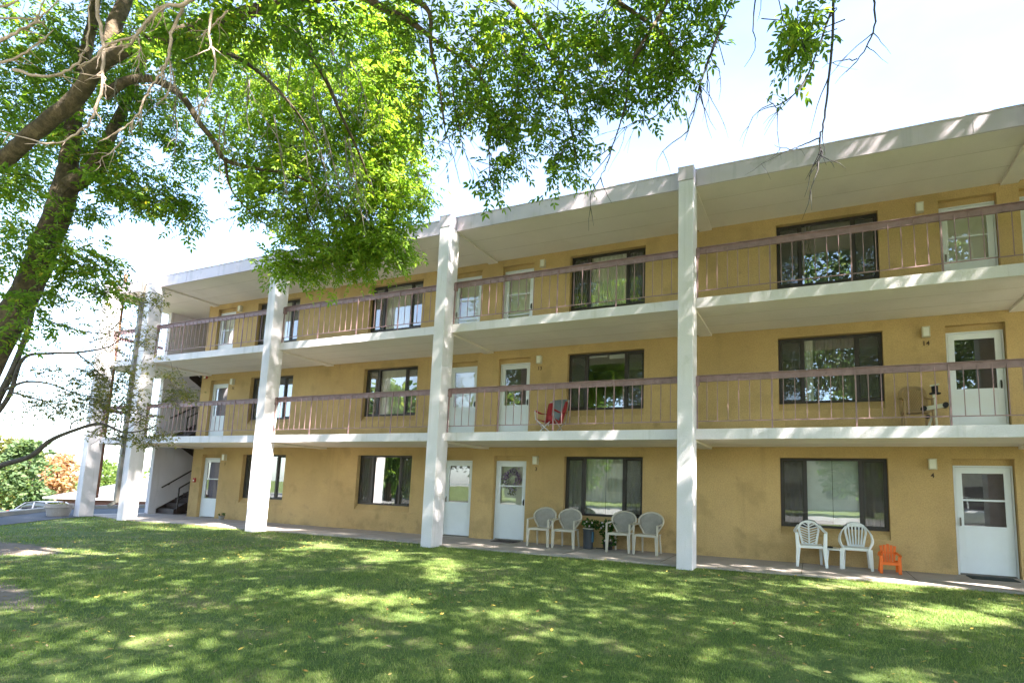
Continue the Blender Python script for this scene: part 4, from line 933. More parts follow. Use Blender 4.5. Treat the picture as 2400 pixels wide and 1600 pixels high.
far_tree('hedge_tree', 'light green tree seen just left of the white stair wall', 'tree', (-63,38,-2.75), 5.0, 3.6, LG, 56)
far_tree('hedge_tree', 'distant light green tree seen past the rusty downpipe', 'tree', (-75,28,-2.75), 5.2, 4.0, LG, 57)
t = thing('shrub', 'low olive shrub at the corner of the red-brick house', 'shrub', (-47.3,12.4,-2.7))
a, b = leafcloud([(0,0,.7,1.2,1.0,.8,500),(1.6,.8,.6,1.0,.9,.7,400)], 58, .22); crown(t, [(a, b, 0)], [leafmat('shrub_leaves', [(.2,(.05,.055,.025)),(.8,(.10,.10,.05))], (1.6,1.6,1), .35)])
for k, (x, y, h, r) in enumerate([(-16,-28,9.5,4.2),(-6.5,-27,11,4.8),(6,-29,10,4.4),(17,-27,10.5,4.8)]):
    far_tree('street_tree', ['street tree across the road behind the photographer at far left', 'tall street tree across the road behind the photographer left of centre', 'street tree across the road behind the photographer right of centre', 'street tree across the road behind the photographer at far right'][k], 'tree', (x,y,0), h, r, [(.1,(.04,.085,.02)),(.6,(.09,.16,.03)),(.9,(.20,.22,.05))], 60+k, n=2200, size=.5, group='street trees across the road')
for k, (x, y, h, r) in enumerate([(-27,-17.5,9,4.0),(-35,-25,11,5.0),(-23,-27,10,4.4)]):  # unseen trees added to block bright sky mirrored in the left windows
    far_tree('street_tree', ['street tree beside the end of the driveway behind the photographer', 'broad street tree farthest left behind the photographer', 'street tree across the road left of the other street trees'][k], 'tree', (x,y,float(height(x,y))), h, r, [(.1,(.04,.085,.02)),(.6,(.09,.16,.03)),(.9,(.20,.22,.05))], 80+k, n=2200, size=.5, group='street trees across the road')
# ------------------------------------------------------------------ things on the walkway and the balconies
def beige_chair(label, x, y, rz=0):
    t = thing('armchair', label, 'chair', (x, y, 0), rz, 'beige resin armchairs along the wall')
    w = .235                                      # half spacing of the front legs
    MB().box(-w-.01, w+.01, -.235, .20, .405, .43).build('seat', M['beigeplastic'], t, bevel=.01)
    MB().bar((-w,-.225,.41),(w,-.225,.41),.03,.055).build('apron', M['beigeplastic'], t, bevel=.006)
    for s in (-1, 1):
        MB().bar((s*w*1.08,-.235,.0),(s*w,-.225,.42),.030,.034,(0,1,0),.046,.05).build('leg', M['beigeplastic'], t, bevel=.006)
        MB().bar((s*(w+.045),-.225,.0),(s*(w+.035),-.235,.635),.026,.034,(0,1,0),.040,.05).build('leg', M['beigeplastic'], t, bevel=.006)
        MB().bar((s*w*.92,.27,.0),(s*w*.85,.19,.42),.032,.034,(0,1,0),.042,.045).build('leg', M['beigeplastic'], t, bevel=.006)
        b = MB(); P = smooth_line([(s*(w+.035),-.25,.632),(s*(w+.05),-.10,.640),(s*(w+.052),.06,.645),(s*(w+.03),.16,.66)], 5)
        b.ribbon(P, [.022+.012*math.sin(i/len(P)*3.1) for i in range(len(P))], .022, (0,0,1)); b.build('arm', M['beigeplastic'], t, bevel=.004)
    # fan-shaped back: rim tube and sling panel, leaning back, dished
    def bk(u, v):     # u -1..1, v 0..1
        wz = .145 + .147*math.sin(min(1, v/.62)*math.pi/2)**1.5 if v < .62 else .292*math.sqrt(max(0, 1-((v-.62)/.385)**2))
        x = u*wz; z = .41+.49*v; return (x, .17+.12*v-.05*u*u*(wz/.27), z)
    b = MB(); n, k = 10, 14
    for i in range(k+1):
        for j in range(n+1): b.v.append(bk(-.93+1.86*j/n, .985*i/k))
    for i in range(k):
        for j in range(n): b.f.append((i*(n+1)+j, i*(n+1)+j+1, (i+1)*(n+1)+j+1, (i+1)*(n+1)+j)); b.m.append(0)
    o = b.build('backrest', M['weave'], t, smooth=True); md = o.modifiers.new('solid', 'SOLIDIFY'); md.thickness = .008
    rim = [bk(-1, v) for v in np.linspace(0, .96, 12)] + [bk(u, v) for u, v in ((-.6,.994),(0,1.0),(.6,.994))] + [bk(1, v) for v in np.linspace(.96, 0, 12)]
    R_ = np.array(rim); b = MB().tube(R_, .020, 7); b.build('back_rim', M['beigeplastic'], t, smooth=True)
    return t
beige_chair('beige armchair nearest the white door with the wreath, leftmost of the row of four', -3.68, 1.72, .06)
beige_chair('beige armchair just left of the grey planter bin', -3.02, 1.74, .03)
beige_chair('beige armchair just right of the flowering plant, third in the row of four', -1.67, 1.76, 0)
beige_chair('beige armchair closest to the white column, rightmost of the row of four', -1.03, 1.76, -.03)

def white_chair(label, x, y, rz, style):
    t = thing('garden_chair', label, 'chair', (x, y, 0), rz, 'white plastic garden chairs')
    m = M['plainwhite']; w = .235
    b = MB()
    for j in range(8):
        b.v += []
    b.box(-w, w, -.21, .19, .40, .418); b.box(-w, w, -.225, -.195, .365, .416); b.build('seat', m, t, bevel=.008)
    for s in (-1, 1):
        MB().bar((s*(w+.035),-.245,0),(s*(w+.005),-.215,.40),.05,.035,(0,1,0),.085,.06).build('leg', m, t, bevel=.008)
        MB().bar((s*(w-.005),.27,0),(s*(w-.03),.185,.42),.045,.035,(0,1,0),.06,.05).build('leg', m, t, bevel=.008)
        b = MB()
        if style == 'herringbone':
            b.bar((s*(w+.012),-.215,.38),(s*(w+.03),-.20,.655),.075,.05,(0,1,0),.06,.045)
            P = smooth_line([(s*(w+.03),-.215,.655),(s*(w+.05),-.05,.675),(s*(w+.03),.13,.70),(s*.19,.255,.79)], 5)
            b.ribbon(P, .030, .022, (0,0,1))
        else:
            P = smooth_line([(s*(w-.01),-.205,.40),(s*(w+.05),-.15,.53),(s*(w+.045),.0,.635),(s*(w+.02),.14,.70),(s*.185,.255,.79)], 5)
            b.ribbon(P, .033, .024, (s*.8,0,.6))
        b.build('arm', m, t, bevel=.004)
    # back: arch with slats or herringbone slots
    def Y(z): return .175 + (z-.40)*.27
    b = MB(); ar = [(-.125,.40),(-.165,.60),(-.185,.70),(-.165,.79),(-.10,.845),(0,.865),(.10,.845),(.165,.79),(.185,.70),(.165,.60),(.125,.40)]
    P = smooth_line([(x_,Y(z_),z_) for x_, z_ in ar], 4)
    b.ribbon(P, .021, .022, (0,-1,.27))
    if style == 'slats':
        for u in (-.62,-.31,0,.31,.62):
            p = smooth_line([(u*.14,Y(.40),.40),(u*.175,Y(.60)-.012,.60),(u*.21,Y(.82),.835-abs(u)*.03)], 4); b.ribbon(p, .0155, .018, (0,-1,.27))
        b.bar((-.13,Y(.425),.425),(.13,Y(.425),.425),.02,.06)
        b.bar((-.125,Y(.825),.822),(.125,Y(.825),.822),.02,.05)
    else:
        b.bar((0,Y(.40)-.003,.40),(0,Y(.85)-.003,.85),.034,.02,(0,1,0))
        for k in range(9):
            z = .415+.05*k; hw = .125+.05*min(1, k/5) if k < 7 else .165-.04*(k-6)
            for s in (-1, 1): b.bar((s*.012,Y(z),z),(s*hw,Y(z+.055),z+.055),.018,.030,(0,1,0))
        b.bar((-.14,Y(.41),.41),(.14,Y(.41),.41),.02,.04)
    b.build('backrest', m, t, bevel=.003)
    return t
white_chair('white plastic garden chair with herringbone back slots, under the window beside number 4', 2.30, 1.88, .10, 'herringbone')
white_chair('white plastic garden chair with upright slats and rounded arms, beside the orange chair', 3.13, 1.98, -.06, 'slats')
t = thing('side_table', 'low white plastic side table between the two white garden chairs', 'table', (2.74,1.95,0))
MB().lathe([(.0,.345),(.205,.345),(.215,.352),(.215,.368),(.205,.374),(0,.374)], n=28).build('tabletop', M['plainwhite'], t)
for sx, sy in ((-1,-1),(1,-1),(1,1),(-1,1)): MB().bar((sx*.16,sy*.16,0),(sx*.125,sy*.125,.345),.04,.04,(0,1,0),.06,.06).build('leg', M['plainwhite'], t, bevel=.006)
tag(MB().lathe([(.02,0),(.055,.004),(.06,.03),(.052,.03),(.045,.01),(0,.008)], n=16).build('ashtray', M['black'], loc=(2.66,1.93,.374)), 'small dark ashtray on the low white side table', 'ashtray')

t = thing('toddler_chair', 'small bright orange slatted child chair beside the white garden chairs', 'chair', (3.67,1.72,0), .0)
m = M['orange']
b = MB()
for k in range(5):
    u = (k-2)/2; top_ = .52-.035*u*u-(.012 if k % 2 else 0)
    b.bar((u*.085,.10,.17),(u*.118,.205,top_),.036,.018,(0,1,0),.050,.018)
b.bar((-.12,.165,.36),(.12,.165,.36),.02,.035); b.build('backrest', m, t, bevel=.004)
b = MB()
for k in range(4): b.box(-.125, .125, -.15+.062*k, -.095+.062*k, .20-.012*k, .218-.012*k)
b.bar((-.13,-.158,.185),(.13,-.158,.185),.02,.05); b.build('seat', m, t, bevel=.004)
for s in (-1, 1):
    MB().bar((s*.155,-.15,0),(s*.15,-.14,.315),.055,.045,(0,1,0)).build('leg', m, t, bevel=.006)
    MB().bar((s*.150,.22,0),(s*.135,.10,.22),.05,.045,(0,1,0)).build('leg', m, t, bevel=.006)
    MB().ribbon(smooth_line([(s*.155,-.19,.322),(s*.168,-.08,.33),(s*.155,.06,.345),(s*.125,.16,.37)], 4), .03, .02, (0,0,1)).build('arm', m, t, bevel=.004)

# grey bin planter and flowering plants under the window of number 3
t = thing('planter_bin', 'tall dark grey planter bin standing among the beige armchairs', 'planter', (-2.52,1.87,0))
M['binmat'] = pm('dark_grey_resin', (.045,.05,.058), .55, .12, 5, .1, 40)
MB().lathe([(.0,0),(.105,0),(.115,.01),(.124,.42),(.132,.43),(.135,.462),(.120,.464),(.112,.43),(0,.43)], n=24).build('bin', M['binmat'], t, smooth=False)
MB().lathe([(.118,.463),(.138,.463),(.138,.474),(.118,.474)], n=24).build('rim', M['lamp'], t)
MB().box(.108, .138, -.05, .02, .16, .40).build('tag', pm('blue_tag', (.04,.13,.22), .5, .1, 5), t)
M['flowerleaf'] = leafmat('impatiens_leaves', [(.2,(.03,.075,.018)),(.6,(.05,.12,.022)),(.9,(.09,.17,.03))], (1.6,1.8,1), .3)
M['petal'] = leafmat('pale_petals', [(.2,(.72,.60,.62)),(.6,(.78,.74,.72)),(.95,(.62,.30,.38))], (1,1,1), .25, .1)
def flowering(name, label, o, bl, flowers, seed, pot):
    t = thing(name, label, 'plant', o)
    a, b = leafcloud(bl, seed, .055); crown(t, [(a, b, 0)], [M['flowerleaf']], 'foliage')
    g = np.random.default_rng(seed+1); ps, ds, nn = [], [], []
    for x, y, z in flowers:
        for k in range(5):
            an = k*1.2566+g.uniform(0,.3); d = np.array((math.cos(an), -.25, math.sin(an)))
            ps.append((x,y,z)); ds.append(d); nn.append((0,-1,.2))
    V, F = leaflets(np.array(ps), unit(np.array(ds)), unit(np.array(nn, float)), np.full(len(ps), .026), .9, .05)
    raw_mesh('blossom', V, F, M['petal'], t)
    pot.build('pot', M['black'], t)
    b = MB()
    for k in range(6):
        x, y, z, *_ = bl[k % len(bl)]; b.tube([(0,0,.08),(x*.5,y*.5,z*.6),(x,y,z)], [.006,.005,.003], 4)
    b.build('stem', M['flowerleaf'], t)
flowering('flowering_plant', 'leafy plant with pale blossoms growing over the grey planter bin', (-2.50,1.92,.42), [(-.05,-.02,.16,.13,.1,.09,150),(.13,.02,.14,.14,.1,.09,150)], [(-.09,-.12,.16),(-.04,-.13,.21),(-.14,-.10,.14),(.03,-.12,.11),(.10,-.12,.19),(-.07,-.12,.10)], 71, MB().lathe([(0,0),(.085,0),(.105,.07),(0,.07)], n=16))
flowering('flowering_plant', 'bushy plant with white blossoms between the planter bin and the third armchair', (-2.06,1.98,0), [(.0,-.04,.58,.17,.12,.10,190),(-.04,-.04,.42,.14,.1,.10,120),(.06,-.06,.22,.17,.11,.13,170)], [(-.06,-.18,.55),(.04,-.18,.62),(.10,-.17,.56),(-.13,-.14,.50),(.06,-.18,.37),(-.02,-.18,.22),(.05,-.18,.17),(.12,-.17,.24),(-.10,-.15,.62),(.02,-.18,.48)], 72, MB().lathe([(0,0),(.10,0),(.125,.16),(.13,.18),(.11,.18),(0,.15)], n=18))
tag(MB().tube(smooth_line([(-2.36,1.98,.016),(-2.2,2.05,.016),(-2.12,1.99,.10),(-2.14,1.95,.26),(-2.22,1.95,.36)], 6), .009, 6).build('garden_hose', M['black']), 'thin dark hose looping up beside the grey planter bin', 'hose')
# small pot by the leftmost door
t = thing('plant_pot', 'small grey pot with a sprig on the walkway beside the leftmost ground-floor door', 'pot', (-15.74,2.02,0))
MB().lathe([(0,0),(.07,0),(.095,.11),(.1,.13),(.085,.13),(0,.10)], n=16).build('pot', M['weave'], t)
a, b = leafcloud([(0,0,.16,.07,.07,.05,40)], 75, .05); crown(t, [(a, b, 0)], [M['flowerleaf']], 'foliage')

# door mats
M['mat1'] = pm('green_black_mat', (.022,.032,.028), .95, .3, 30, .5, 150); M['mat2'] = pm('brown_mat', (.06,.045,.04), .95, .3, 30, .5, 150)
def doormat(label, x0, x1, y0, y1, mt):
    o = MB().box(-(x1-x0)/2, (x1-x0)/2, -(y1-y0)/2, (y1-y0)/2, 0, .014).build('door_mat', M[mt], loc=((x0+x1)/2,(y0+y1)/2,.003), bevel=.004); tag(o, label, 'doormat')
doormat('dark green doormat in front of the ground-floor door at number 4', 4.97, 5.68, 1.78, 2.22, 'mat1')
doormat('dark brown doormat in front of the door with the purple wreath', -5.16, -4.50, 1.80, 2.20, 'mat2')

# wreath hanging on the inner door of number 3
t = thing('wreath', 'purple and cream flower wreath hanging behind the glass of the door at number 3', 'wreath', (-4.96, W+.19, 1.58))
g = np.random.default_rng(5); n = 760; a = np.arange(n)*.00827+g.uniform(0, .02, n); rr = .19+g.normal(0,.042,n)
P = np.stack([rr*np.cos(a), g.uniform(-.045,.02,n), rr*np.sin(a)*1.05], -1); D = unit(g.normal(0,1,(n,3))+np.stack([np.cos(a),-.6+0*a,np.sin(a)],-1))
V, F = leaflets(P, D, unit(np.cross(D, g.normal(0,1,(n,3)))), g.uniform(.035,.065,n), .7)
raw_mesh('flower_ring', V, F, leafmat('wreath_petals', [(.15,(.30,.15,.42)),(.40,(.60,.36,.66)),(.60,(.80,.66,.76)),(.85,(.84,.80,.66)),(.95,(.34,.36,.18))], (1,1,1), .2, .15), t)
n = 90; P = np.stack([g.normal(0,.05,n), g.uniform(-.03,.01,n), -.21-g.uniform(0,.17,n)], -1); D = unit(np.stack([g.normal(0,.4,n), g.normal(0,.2,n), -np.ones(n)], -1))
V, F = leaflets(P, D, unit(np.cross(D, g.normal(0,1,(n,3)))), g.uniform(.04,.07,n), .5); raw_mesh('trailing_leaves', V, F, M['leaf_sparse'], t)
MB().box(-.02, .02, -.004, .0, .15, .33).build('ribbon', M['cream'], t)
MB().tube([(.19*math.cos(k*.2618),-.012,.2*math.sin(k*.2618)) for k in range(25)], .014, 7).build('vine_ring', M['limb'], t, smooth=True)

# folding camp chair on the first balcony, left of the window
t = thing('camp_chair', 'red and grey folding camp chair with crossed steel legs on the middle balcony', 'chair', (-3.44,1.55,2.622), -.25)
M['redcloth'] = pm('red_nylon', (.36,.025,.03), .75, .15, 6, .2, 80); M['greycloth'] = pm('grey_nylon', (.17,.20,.21), .8, .12, 6, .2, 80); M['steel'] = pm('pale_steel_tube', (.55,.53,.52), .35, .08, 5, metal=.6)
def cloth(rows, mt, name):
    b = MB(); k = len(rows)
    for r_ in rows: b.v += list(r_)
    n = len(rows[0])
    for i in range(k-1):
        for j in range(n-1): b.f.append((i*n+j, i*n+j+1, (i+1)*n+j+1, (i+1)*n+j)); b.m.append(0)
    o = b.build(name, M[mt], t, smooth=True); md = o.modifiers.new('solid', 'SOLIDIFY'); md.thickness = .012; return o
def by(z): return .14+(z-.40)*.30
cloth([[(x*w_, by(z)+.03*(1-x*x*6), z+.03*(1-(2*x)**2)*(z > .8)) for x in (-.3,-.15,0,.15,.3)] for z, w_ in ((.36,.42),(.52,.50),(.70,.56),(.92,.80))], 'greycloth', 'backrest')
for s in (-1, 1): cloth([[(s*w0, by(z)+.01, z), (s*(w0+w1)/2, by(z)-.015, z), (s*w1, by(z)-.03, z-.02)] for z, w0, w1 in ((.36,.13,.27),(.52,.15,.29),(.70,.17,.31),(.88,.20,.30))], 'redcloth', 'side_panel')
cloth([[(-.27,-.24,.42),(0,-.22,.36),(.27,-.24,.42)],[(-.25,0,.38),(0,0,.335),(.25,0,.38)],[(-.24,.18,.36),(0,.18,.33),(.24,.18,.36)]], 'redcloth', 'seat')
for s in (-1, 1):
    cloth([[(s*.25,-.28,.625),(s*.33,-.28,.625)],[(s*.25,-.05,.575),(s*.33,-.05,.575)],[(s*.25,.2,.59),(s*.33,.2,.59)]], 'redcloth', 'arm')
    MB().bar((s*.29,-.25,.40),(s*.29,-.28,.63),.018,.018).build('arm_post', M['steel'], t)
    MB().bar((s*.29,-.26,.42),(-s*.27,-.24,.012),.018,.018).build('leg', M['steel'], t)
    MB().bar((s*.29,-.24,.02),(s*.27,.24,.38),.018,.018).build('leg', M['steel'], t)
    MB().bar((s*.28,.24,.02),(s*.27,-.22,.40),.018,.018).build('leg', M['steel'], t)
    MB().bar((s*.27,.22,.30),(s*.285,.31,.92),.018,.018).build('back_post', M['steel'], t)
    for y in (-.24,.24): MB().lathe([(0,0),(.02,0),(.02,.03),(0,.03)], (s*.28,y,0), 10).build('foot', M['black'], t)
cloth([[(.17,-.30,.47),(.34,-.30,.47)],[(.17,-.31,.33),(.34,-.31,.33)]], 'redcloth', 'pouch')

# brown woven chair and folded exercise frame on the balcony of number 14
t = thing('woven_chair', 'brown plastic chair with a woven lattice back beside the door of number 14', 'chair', (4.22,1.70,2.622), .05)
m = pm('brown_resin', (.30,.19,.085), .55, .15, 6); M['brownresin'] = m
MB().box(-.22, .22, -.20, .20, .40, .42).build('seat', m, t, bevel=.006)
MB().bar((-.22,-.2,.405),(.22,-.2,.405),.03,.05).build('apron', m, t, bevel=.006)
b = MB()
for k in range(-9, 10):
    for s in (-1, 1):
        x0 = k*.04; pts = []
        for z in np.linspace(.45, .90, 10):
            x = x0+s*(z-.66)*.55
            if abs(x) < .165: pts.append((x, .20+(z-.4)*.2+.002*s, z))
        if len(pts) > 1: b.bar(pts[0], pts[-1], .012, .006, (0,1,0))
b.build('lattice', m, t)
b = MB(); b.ribbon(smooth_line([(-.20,.19,.40),(-.215,.25,.65),(-.20,.295,.86),(-.12,.31,.93),(0,.315,.945),(.12,.31,.93),(.20,.295,.86),(.215,.25,.65),(.20,.19,.40)], 4), .03, .022, (0,-1,.2)); b.build('backrest', m, t, bevel=.004)
for s in (-1, 1):
    MB().bar((s*.235,-.22,0),(s*.225,-.2,.63),.04,.04,(0,1,0)).build('leg', m, t, bevel=.006)
    MB().bar((s*.215,.26,0),(s*.20,.19,.42),.04,.04,(0,1,0)).build('leg', m, t, bevel=.006)
    MB().ribbon(smooth_line([(s*.225,-.23,.64),(s*.25,-.05,.655),(s*.24,.12,.68),(s*.21,.24,.74)], 4), .028, .022, (0,0,1)).build('arm', m, t, bevel=.004)
t = thing('exercise_frame', 'upright white exercise frame with black foam rollers beside the woven chair', 'exercise frame', (4.50,1.50,2.622), -.1)
M['foam'] = pm('black_foam', (.02,.018,.02), .9, .2, 20, .3, 120); m = M['lamp']
MB().bar((.0,0,.02),(-.02,.02,.72),.045,.04).build('upright', m, t, bevel=.006)
MB().bar((-.20,-.02,.02),(.16,.02,.02),.04,.04).build('foot_bar', m, t, bevel=.006)
MB().bar((-.16,.03,.02),(-.06,.03,.30),.045,.04).build('strut', m, t, bevel=.006)
MB().bar((-.15,-.02,.455),(.12,-.02,.50),.05,.075).build('crossbar', m, t, bevel=.006)
for x, z in ((-.19,.45),(.15,.505)): MB().tube([(x,-.10,z),(x,.08,z)], .048, 14).build('foam_roller', M['foam'], t)
for x, z in ((-.13,.30),(-.14,.06)): MB().tube([(x,-.07,z),(x,.07,z)], .035, 12).build('foam_roller', M['foam'], t)
MB().lathe([(0,.72),(.09,.72),(.095,.74),(.05,.76),(.055,.86),(.03,.89),(0,.89)], n=16).build('head', M['foam'], t)
MB().bar((-.08,-.05,.87),(.07,-.05,.90),.03,.03).build('handgrip', m, t, bevel=.006)

# concrete bowl planter at the foot of the leftmost column
t = thing('bowl_planter', 'wide pale concrete bowl planter at the foot of the leftmost column', 'planter', (-20.45,-.28,-.02))
MB().lathe([(0,0),(.27,0),(.285,.04),(.33,.26),(.365,.275),(.365,.33),(.35,.342),(.365,.348),(.365,.40),(.33,.40),(.31,.36),(0,.34)], n=28).build('bowl', M['concrete'], t)
a, b = leafcloud([(0,0,.37,.28,.28,.05,110)], 78, .07); crown(t, [(a, b, 0)], [M['leaf_sparse']], 'foliage')

# ------------------------------------------------------------------ parked cars, houses
M['tyre'] = pm('tyre_rubber', (.02,.02,.02), .85, .1, 9); M['rim'] = pm('alloy', (.5,.5,.52), .3, .05, 9, metal=.9)
M['carglass'] = pm('car_glass', (.02,.025,.03), .06, .05, 3, spec=.8); M['lampglass'] = pm('car_lamp', (.7,.68,.62), .2, .05, 6); M['tail'] = pm('tail_lamp', (.35,.02,.02), .25, .05, 6)
def car(label, o, rz, col, est=False, name='parked_car'):
    t = thing(name, label, 'car', o, rz, 'parked cars')
    pm_ = pm('car_paint', col, .5, .04, 2, spec=.2)
    # body: cross-sections along X (front +X), half width w, sill, belt, and a rounded shoulder
    def loft(secs, mt, nm):
        b = MB(); n = len(secs[0])
        for s_ in secs: b.v += s_
        for i in range(len(secs)-1):
            for j in range(n): b.f.append((i*n+j, i*n+(j+1) % n, (i+1)*n+(j+1) % n, (i+1)*n+j)); b.m.append(0)
        b.f.append(tuple(range(n))); b.m.append(0); b.f.append(tuple((len(secs)-1)*n+j for j in range(n))); b.m.append(0)
        ob = b.build(nm, mt, t, smooth=True); md = ob.modifiers.new('sub', 'SUBSURF'); md.levels = md.render_levels = 1; return ob
    def ring(x, w, zb, zt): return [(x,-w*.86,zb),(x,-w,zb+.16),(x,-w,zt-.14),(x,-w*.88,zt),(x,0,zt+.02),(x,w*.88,zt),(x,w,zt-.14),(x,w,zb+.16),(x,w*.86,zb)]
    loft([ring(-2.33,.72,.42,.80),ring(-2.25,.84,.30,.93),ring(-1.7,.90,.24,.97),ring(-.6,.91,.22,.95),ring(.6,.91,.22,.94),ring(1.3,.90,.24,.90),ring(1.95,.86,.28,.80),ring(2.28,.76,.34,.70),ring(2.36,.60,.42,.62)], pm_, 'body')
    def cab(x, w, z0, z1): return [(x,-w,z0),(x,-w*.80,z1-.03),(x,-w*.6,z1),(x,w*.6,z1),(x,w*.80,z1-.03),(x,w,z0)]
    e = -2.05 if est else -1.75
    loft([cab(e,.78,.92,.97),cab(e+.45,.80,.92,1.36),cab(-.6,.82,.92,1.45),cab(.15,.82,.92,1.42),cab(.75,.80,.90,1.12),cab(1.15,.78,.88,.94)], M['carglass'], 'cabin_glass')
    b = MB()
    b.ribbon([(e+.35,0,1.345),(-.6,0,1.462),(.12,0,1.435)], [.56,.60,.56], .03, (0,0,1))
    for s in (-1, 1):
        for p, q in (((e+.05,.76,.98),(e+.5,.62,1.36)),((.18,.66,1.41),(1.05,.77,.97)),((-.55,.78,.96),(-.58,.66,1.42))): b.bar((p[0],s*p[1],p[2]),(q[0],s*q[1],q[2]),.06,.05)
    b.build('roof', pm_, t)
    for x in (-1.42, 1.40):
        for s in (-1, 1):
            w_ = MB().tube([(x,s*.74,.32),(x,s*.93,.32)], .32, 20).build('wheel', M['tyre'], t)
            MB().tube([(x,s*.931,.32),(x,s*.94,.32)], .20, 14).build('rim', M['rim'], w_)
    for s in (-1, 1):
        MB().bar((2.18,s*.62,.64),(2.31,s*.52,.63),.26,.12).build('headlight', M['lampglass'], t, bevel=.02)
        MB().bar((-2.30,s*.66,.78),(-2.24,s*.70,.79),.22,.13).build('tail_light', M['tail'], t, bevel=.02)
        MB().box(.80, .98, min(s*.90,s*1.06), max(s*.90,s*1.06), .92, 1.04).build('mirror', pm_, t, bevel=.02)
    return t
car('pale blue sedan parked side-on beyond the kerb at the left edge', (-35.2,4.4,-2.16), R(69), (.035,.075,.22))
car('dark car parked behind the pale blue sedan at the left edge', (-41.6,5.6,-2.0), R(75), (.012,.018,.03), True)
car('silver-grey car parked far off beside the red-brick house', (-43.4,9.6,-2.0), R(20), (.10,.11,.14))
car('white car parked on the road behind the photographer, mirrored in the door of number 4', (9.3,-15.4,0), 0, (.75,.75,.74))

hs = thing('brick_house', 'low red-brick house with a grey hipped roof seen between the left columns', 'house', (-48.9,11.4,-2.75), math.atan2(.397,.917))
m = pm('red_brick', (.17,.08,.065), .9, .15, 4, .2, 30)
MB().box(.5, 14.5, .5, 9.5, 0, 2.32).build('wall', m, hs)
b = MB()
A, Bq, Cq, Dq = (0,0,2.31),(15,0,2.31),(15,10,2.31),(0,10,2.31); E1, E2 = (5,5,4.15),(10,5,4.15)
b.poly([A,Bq,E2,E1]); b.poly([Bq,Cq,E2]); b.poly([Cq,Dq,E1,E2]); b.poly([Dq,A,E1]); b.poly([A,Dq,Cq,Bq])
b.build('roof', pm('grey_shingle', (.15,.15,.17), .85, .08, 3, .2, 30), hs)
b = MB(); b.box(-.02, 15.02, -.03, -.002, 2.20, 2.34); b.box(-.03, -.002, -.002, 10, 2.20, 2.34); b.build('gutter', pm('gutter_paint', (.30,.29,.28), .6, .1, 3), hs)
for x in (2.0, 5.2, 8.4): 
    w_ = MB().box(x, x+1.3, .44, .499, .9, 2.0).build('window', M['white'], hs); MB().box(x+.08, x+1.22, .43, .439, .98, 1.92).build('pane', M['carglass'], w_)

op = thing('opposite_building', 'beige two-storey building across the road behind the photographer', 'building', (-4,-40,0))
m = pm('beige_brick', (.46,.38,.31), .9, .1, 2, .2, 20)
MB().box(-26, 26, -6, 0, 0, 6.2).build('wall', m, op)
MB().box(-26.4, 26.4, -6.4, .4, 6.2, 6.6).build('roof', M['fascia'], op)
for k in range(14):
    for z in (1.0, 4.0):
        w_ = MB().box(-24+3.5*k, -22.3+3.5*k, .005, .05, z, z+1.4).build('window', M['bronze'], op); MB().box(-23.9+3.5*k, -22.4+3.5*k, .051, .06, z+.1, z+1.3).build('pane', M['carglass'], w_)

# ------------------------------------------------------------------ sky, sun, camera
wd = bpy.data.worlds.new('World'); scn.world = wd; wd.use_nodes = True
t = wd.node_tree; t.nodes.clear()
ou = t.nodes.new('ShaderNodeOutputWorld'); bg = t.nodes.new('ShaderNodeBackground')
sk = t.nodes.new('ShaderNodeTexSky'); sk.sky_type = 'NISHITA'; sk.sun_disc = False
sk.sun_elevation = math.asin(SUN[2]); sk.sun_rotation = math.atan2(SUN[0], SUN[1])
sk.air_density = 1.0; sk.dust_density = .8; sk.ozone_density = 1.0; sk.altitude = 200
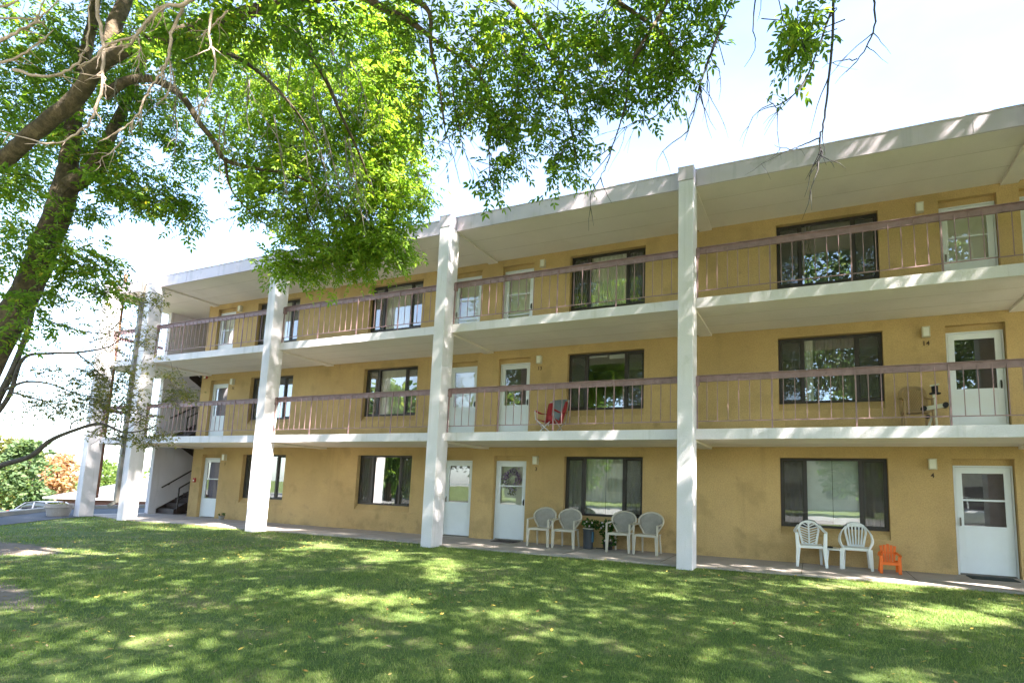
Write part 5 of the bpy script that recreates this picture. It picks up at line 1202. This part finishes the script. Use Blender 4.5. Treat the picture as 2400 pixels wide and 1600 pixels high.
# thin high cloud over the whole sky
tc = t.nodes.new('ShaderNodeTexCoord'); mp = t.nodes.new('ShaderNodeMapping'); mp.inputs['Scale'].default_value = (1.2,1.2,3.2)
t.links.new(tc.outputs['Generated'], mp.inputs[0])
cl = ramp(t, noise(t, mp.outputs[0], 1.7, 6, .55), [(.25,.0),(.62,.45)])
hs_ = t.nodes.new('ShaderNodeRGBToBW'); t.links.new(sk.outputs[0], hs_.inputs[0])
wv = N(t, 'ShaderNodeVectorMath', operation='SCALE'); wv.inputs[0].default_value = (1.0,1.02,1.04)
ml = N(t, 'ShaderNodeMath', operation='MULTIPLY_ADD'); t.links.new(hs_.outputs[0], ml.inputs[0]); ml.inputs[1].default_value = .9; ml.inputs[2].default_value = .0
t.links.new(ml.outputs[0], wv.inputs['Scale'])
col = mixc(t, cl, mixc(t, 1, sk.outputs[0], (.80,.915,1.0), 'MULTIPLY'), wv.outputs[0])
t.links.new(col, bg.inputs['Color']); bg.inputs['Strength'].default_value = .083
t.links.new(bg.outputs[0], ou.inputs['Surface'])
sl = bpy.data.lights.new('sun', 'SUN'); sl.energy = 3.6; sl.angle = R(.8); sl.color = (1.0,.95,.87)
so = bpy.data.objects.new('sun', sl); COL.objects.link(so)
from mathutils import Vector, Matrix
so.rotation_euler = Vector(tuple(-SUN)).to_track_quat('-Z', 'Y').to_euler(); so.location = (20,-10,30)
cd = bpy.data.cameras.new('camera'); cam = bpy.data.objects.new('camera', cd); COL.objects.link(cam)
cd.sensor_width = 36; cd.sensor_fit = 'HORIZONTAL'; cd.lens = 1290.14/2400*36
cd.shift_x = -143.07/2400; cd.shift_y = 180.33/2400; cd.clip_start = .05; cd.clip_end = 3000
r_, u_, f_ = Vector((.917815,.395918,.029391)), Vector((.021746,-.124055,.992037)), Vector((-.396411,.909868,.122469))
mw = Matrix.Identity(4)
for i in range(3): mw[i][0] = r_[i]; mw[i][1] = u_[i]; mw[i][2] = -f_[i]
mw.translation = Vector((2.36501,-10.44678,1.43875)); cam.matrix_world = mw
scn.camera = cam
scn.view_settings.view_transform = 'Standard'; scn.view_settings.look = 'None'; scn.view_settings.gamma = 1.0; scn.view_settings.exposure = 3.55
scn.cycles.max_bounces = 8; scn.cycles.transparent_max_bounces = 16; scn.cycles.diffuse_bounces = 4; scn.cycles.use_denoising = True
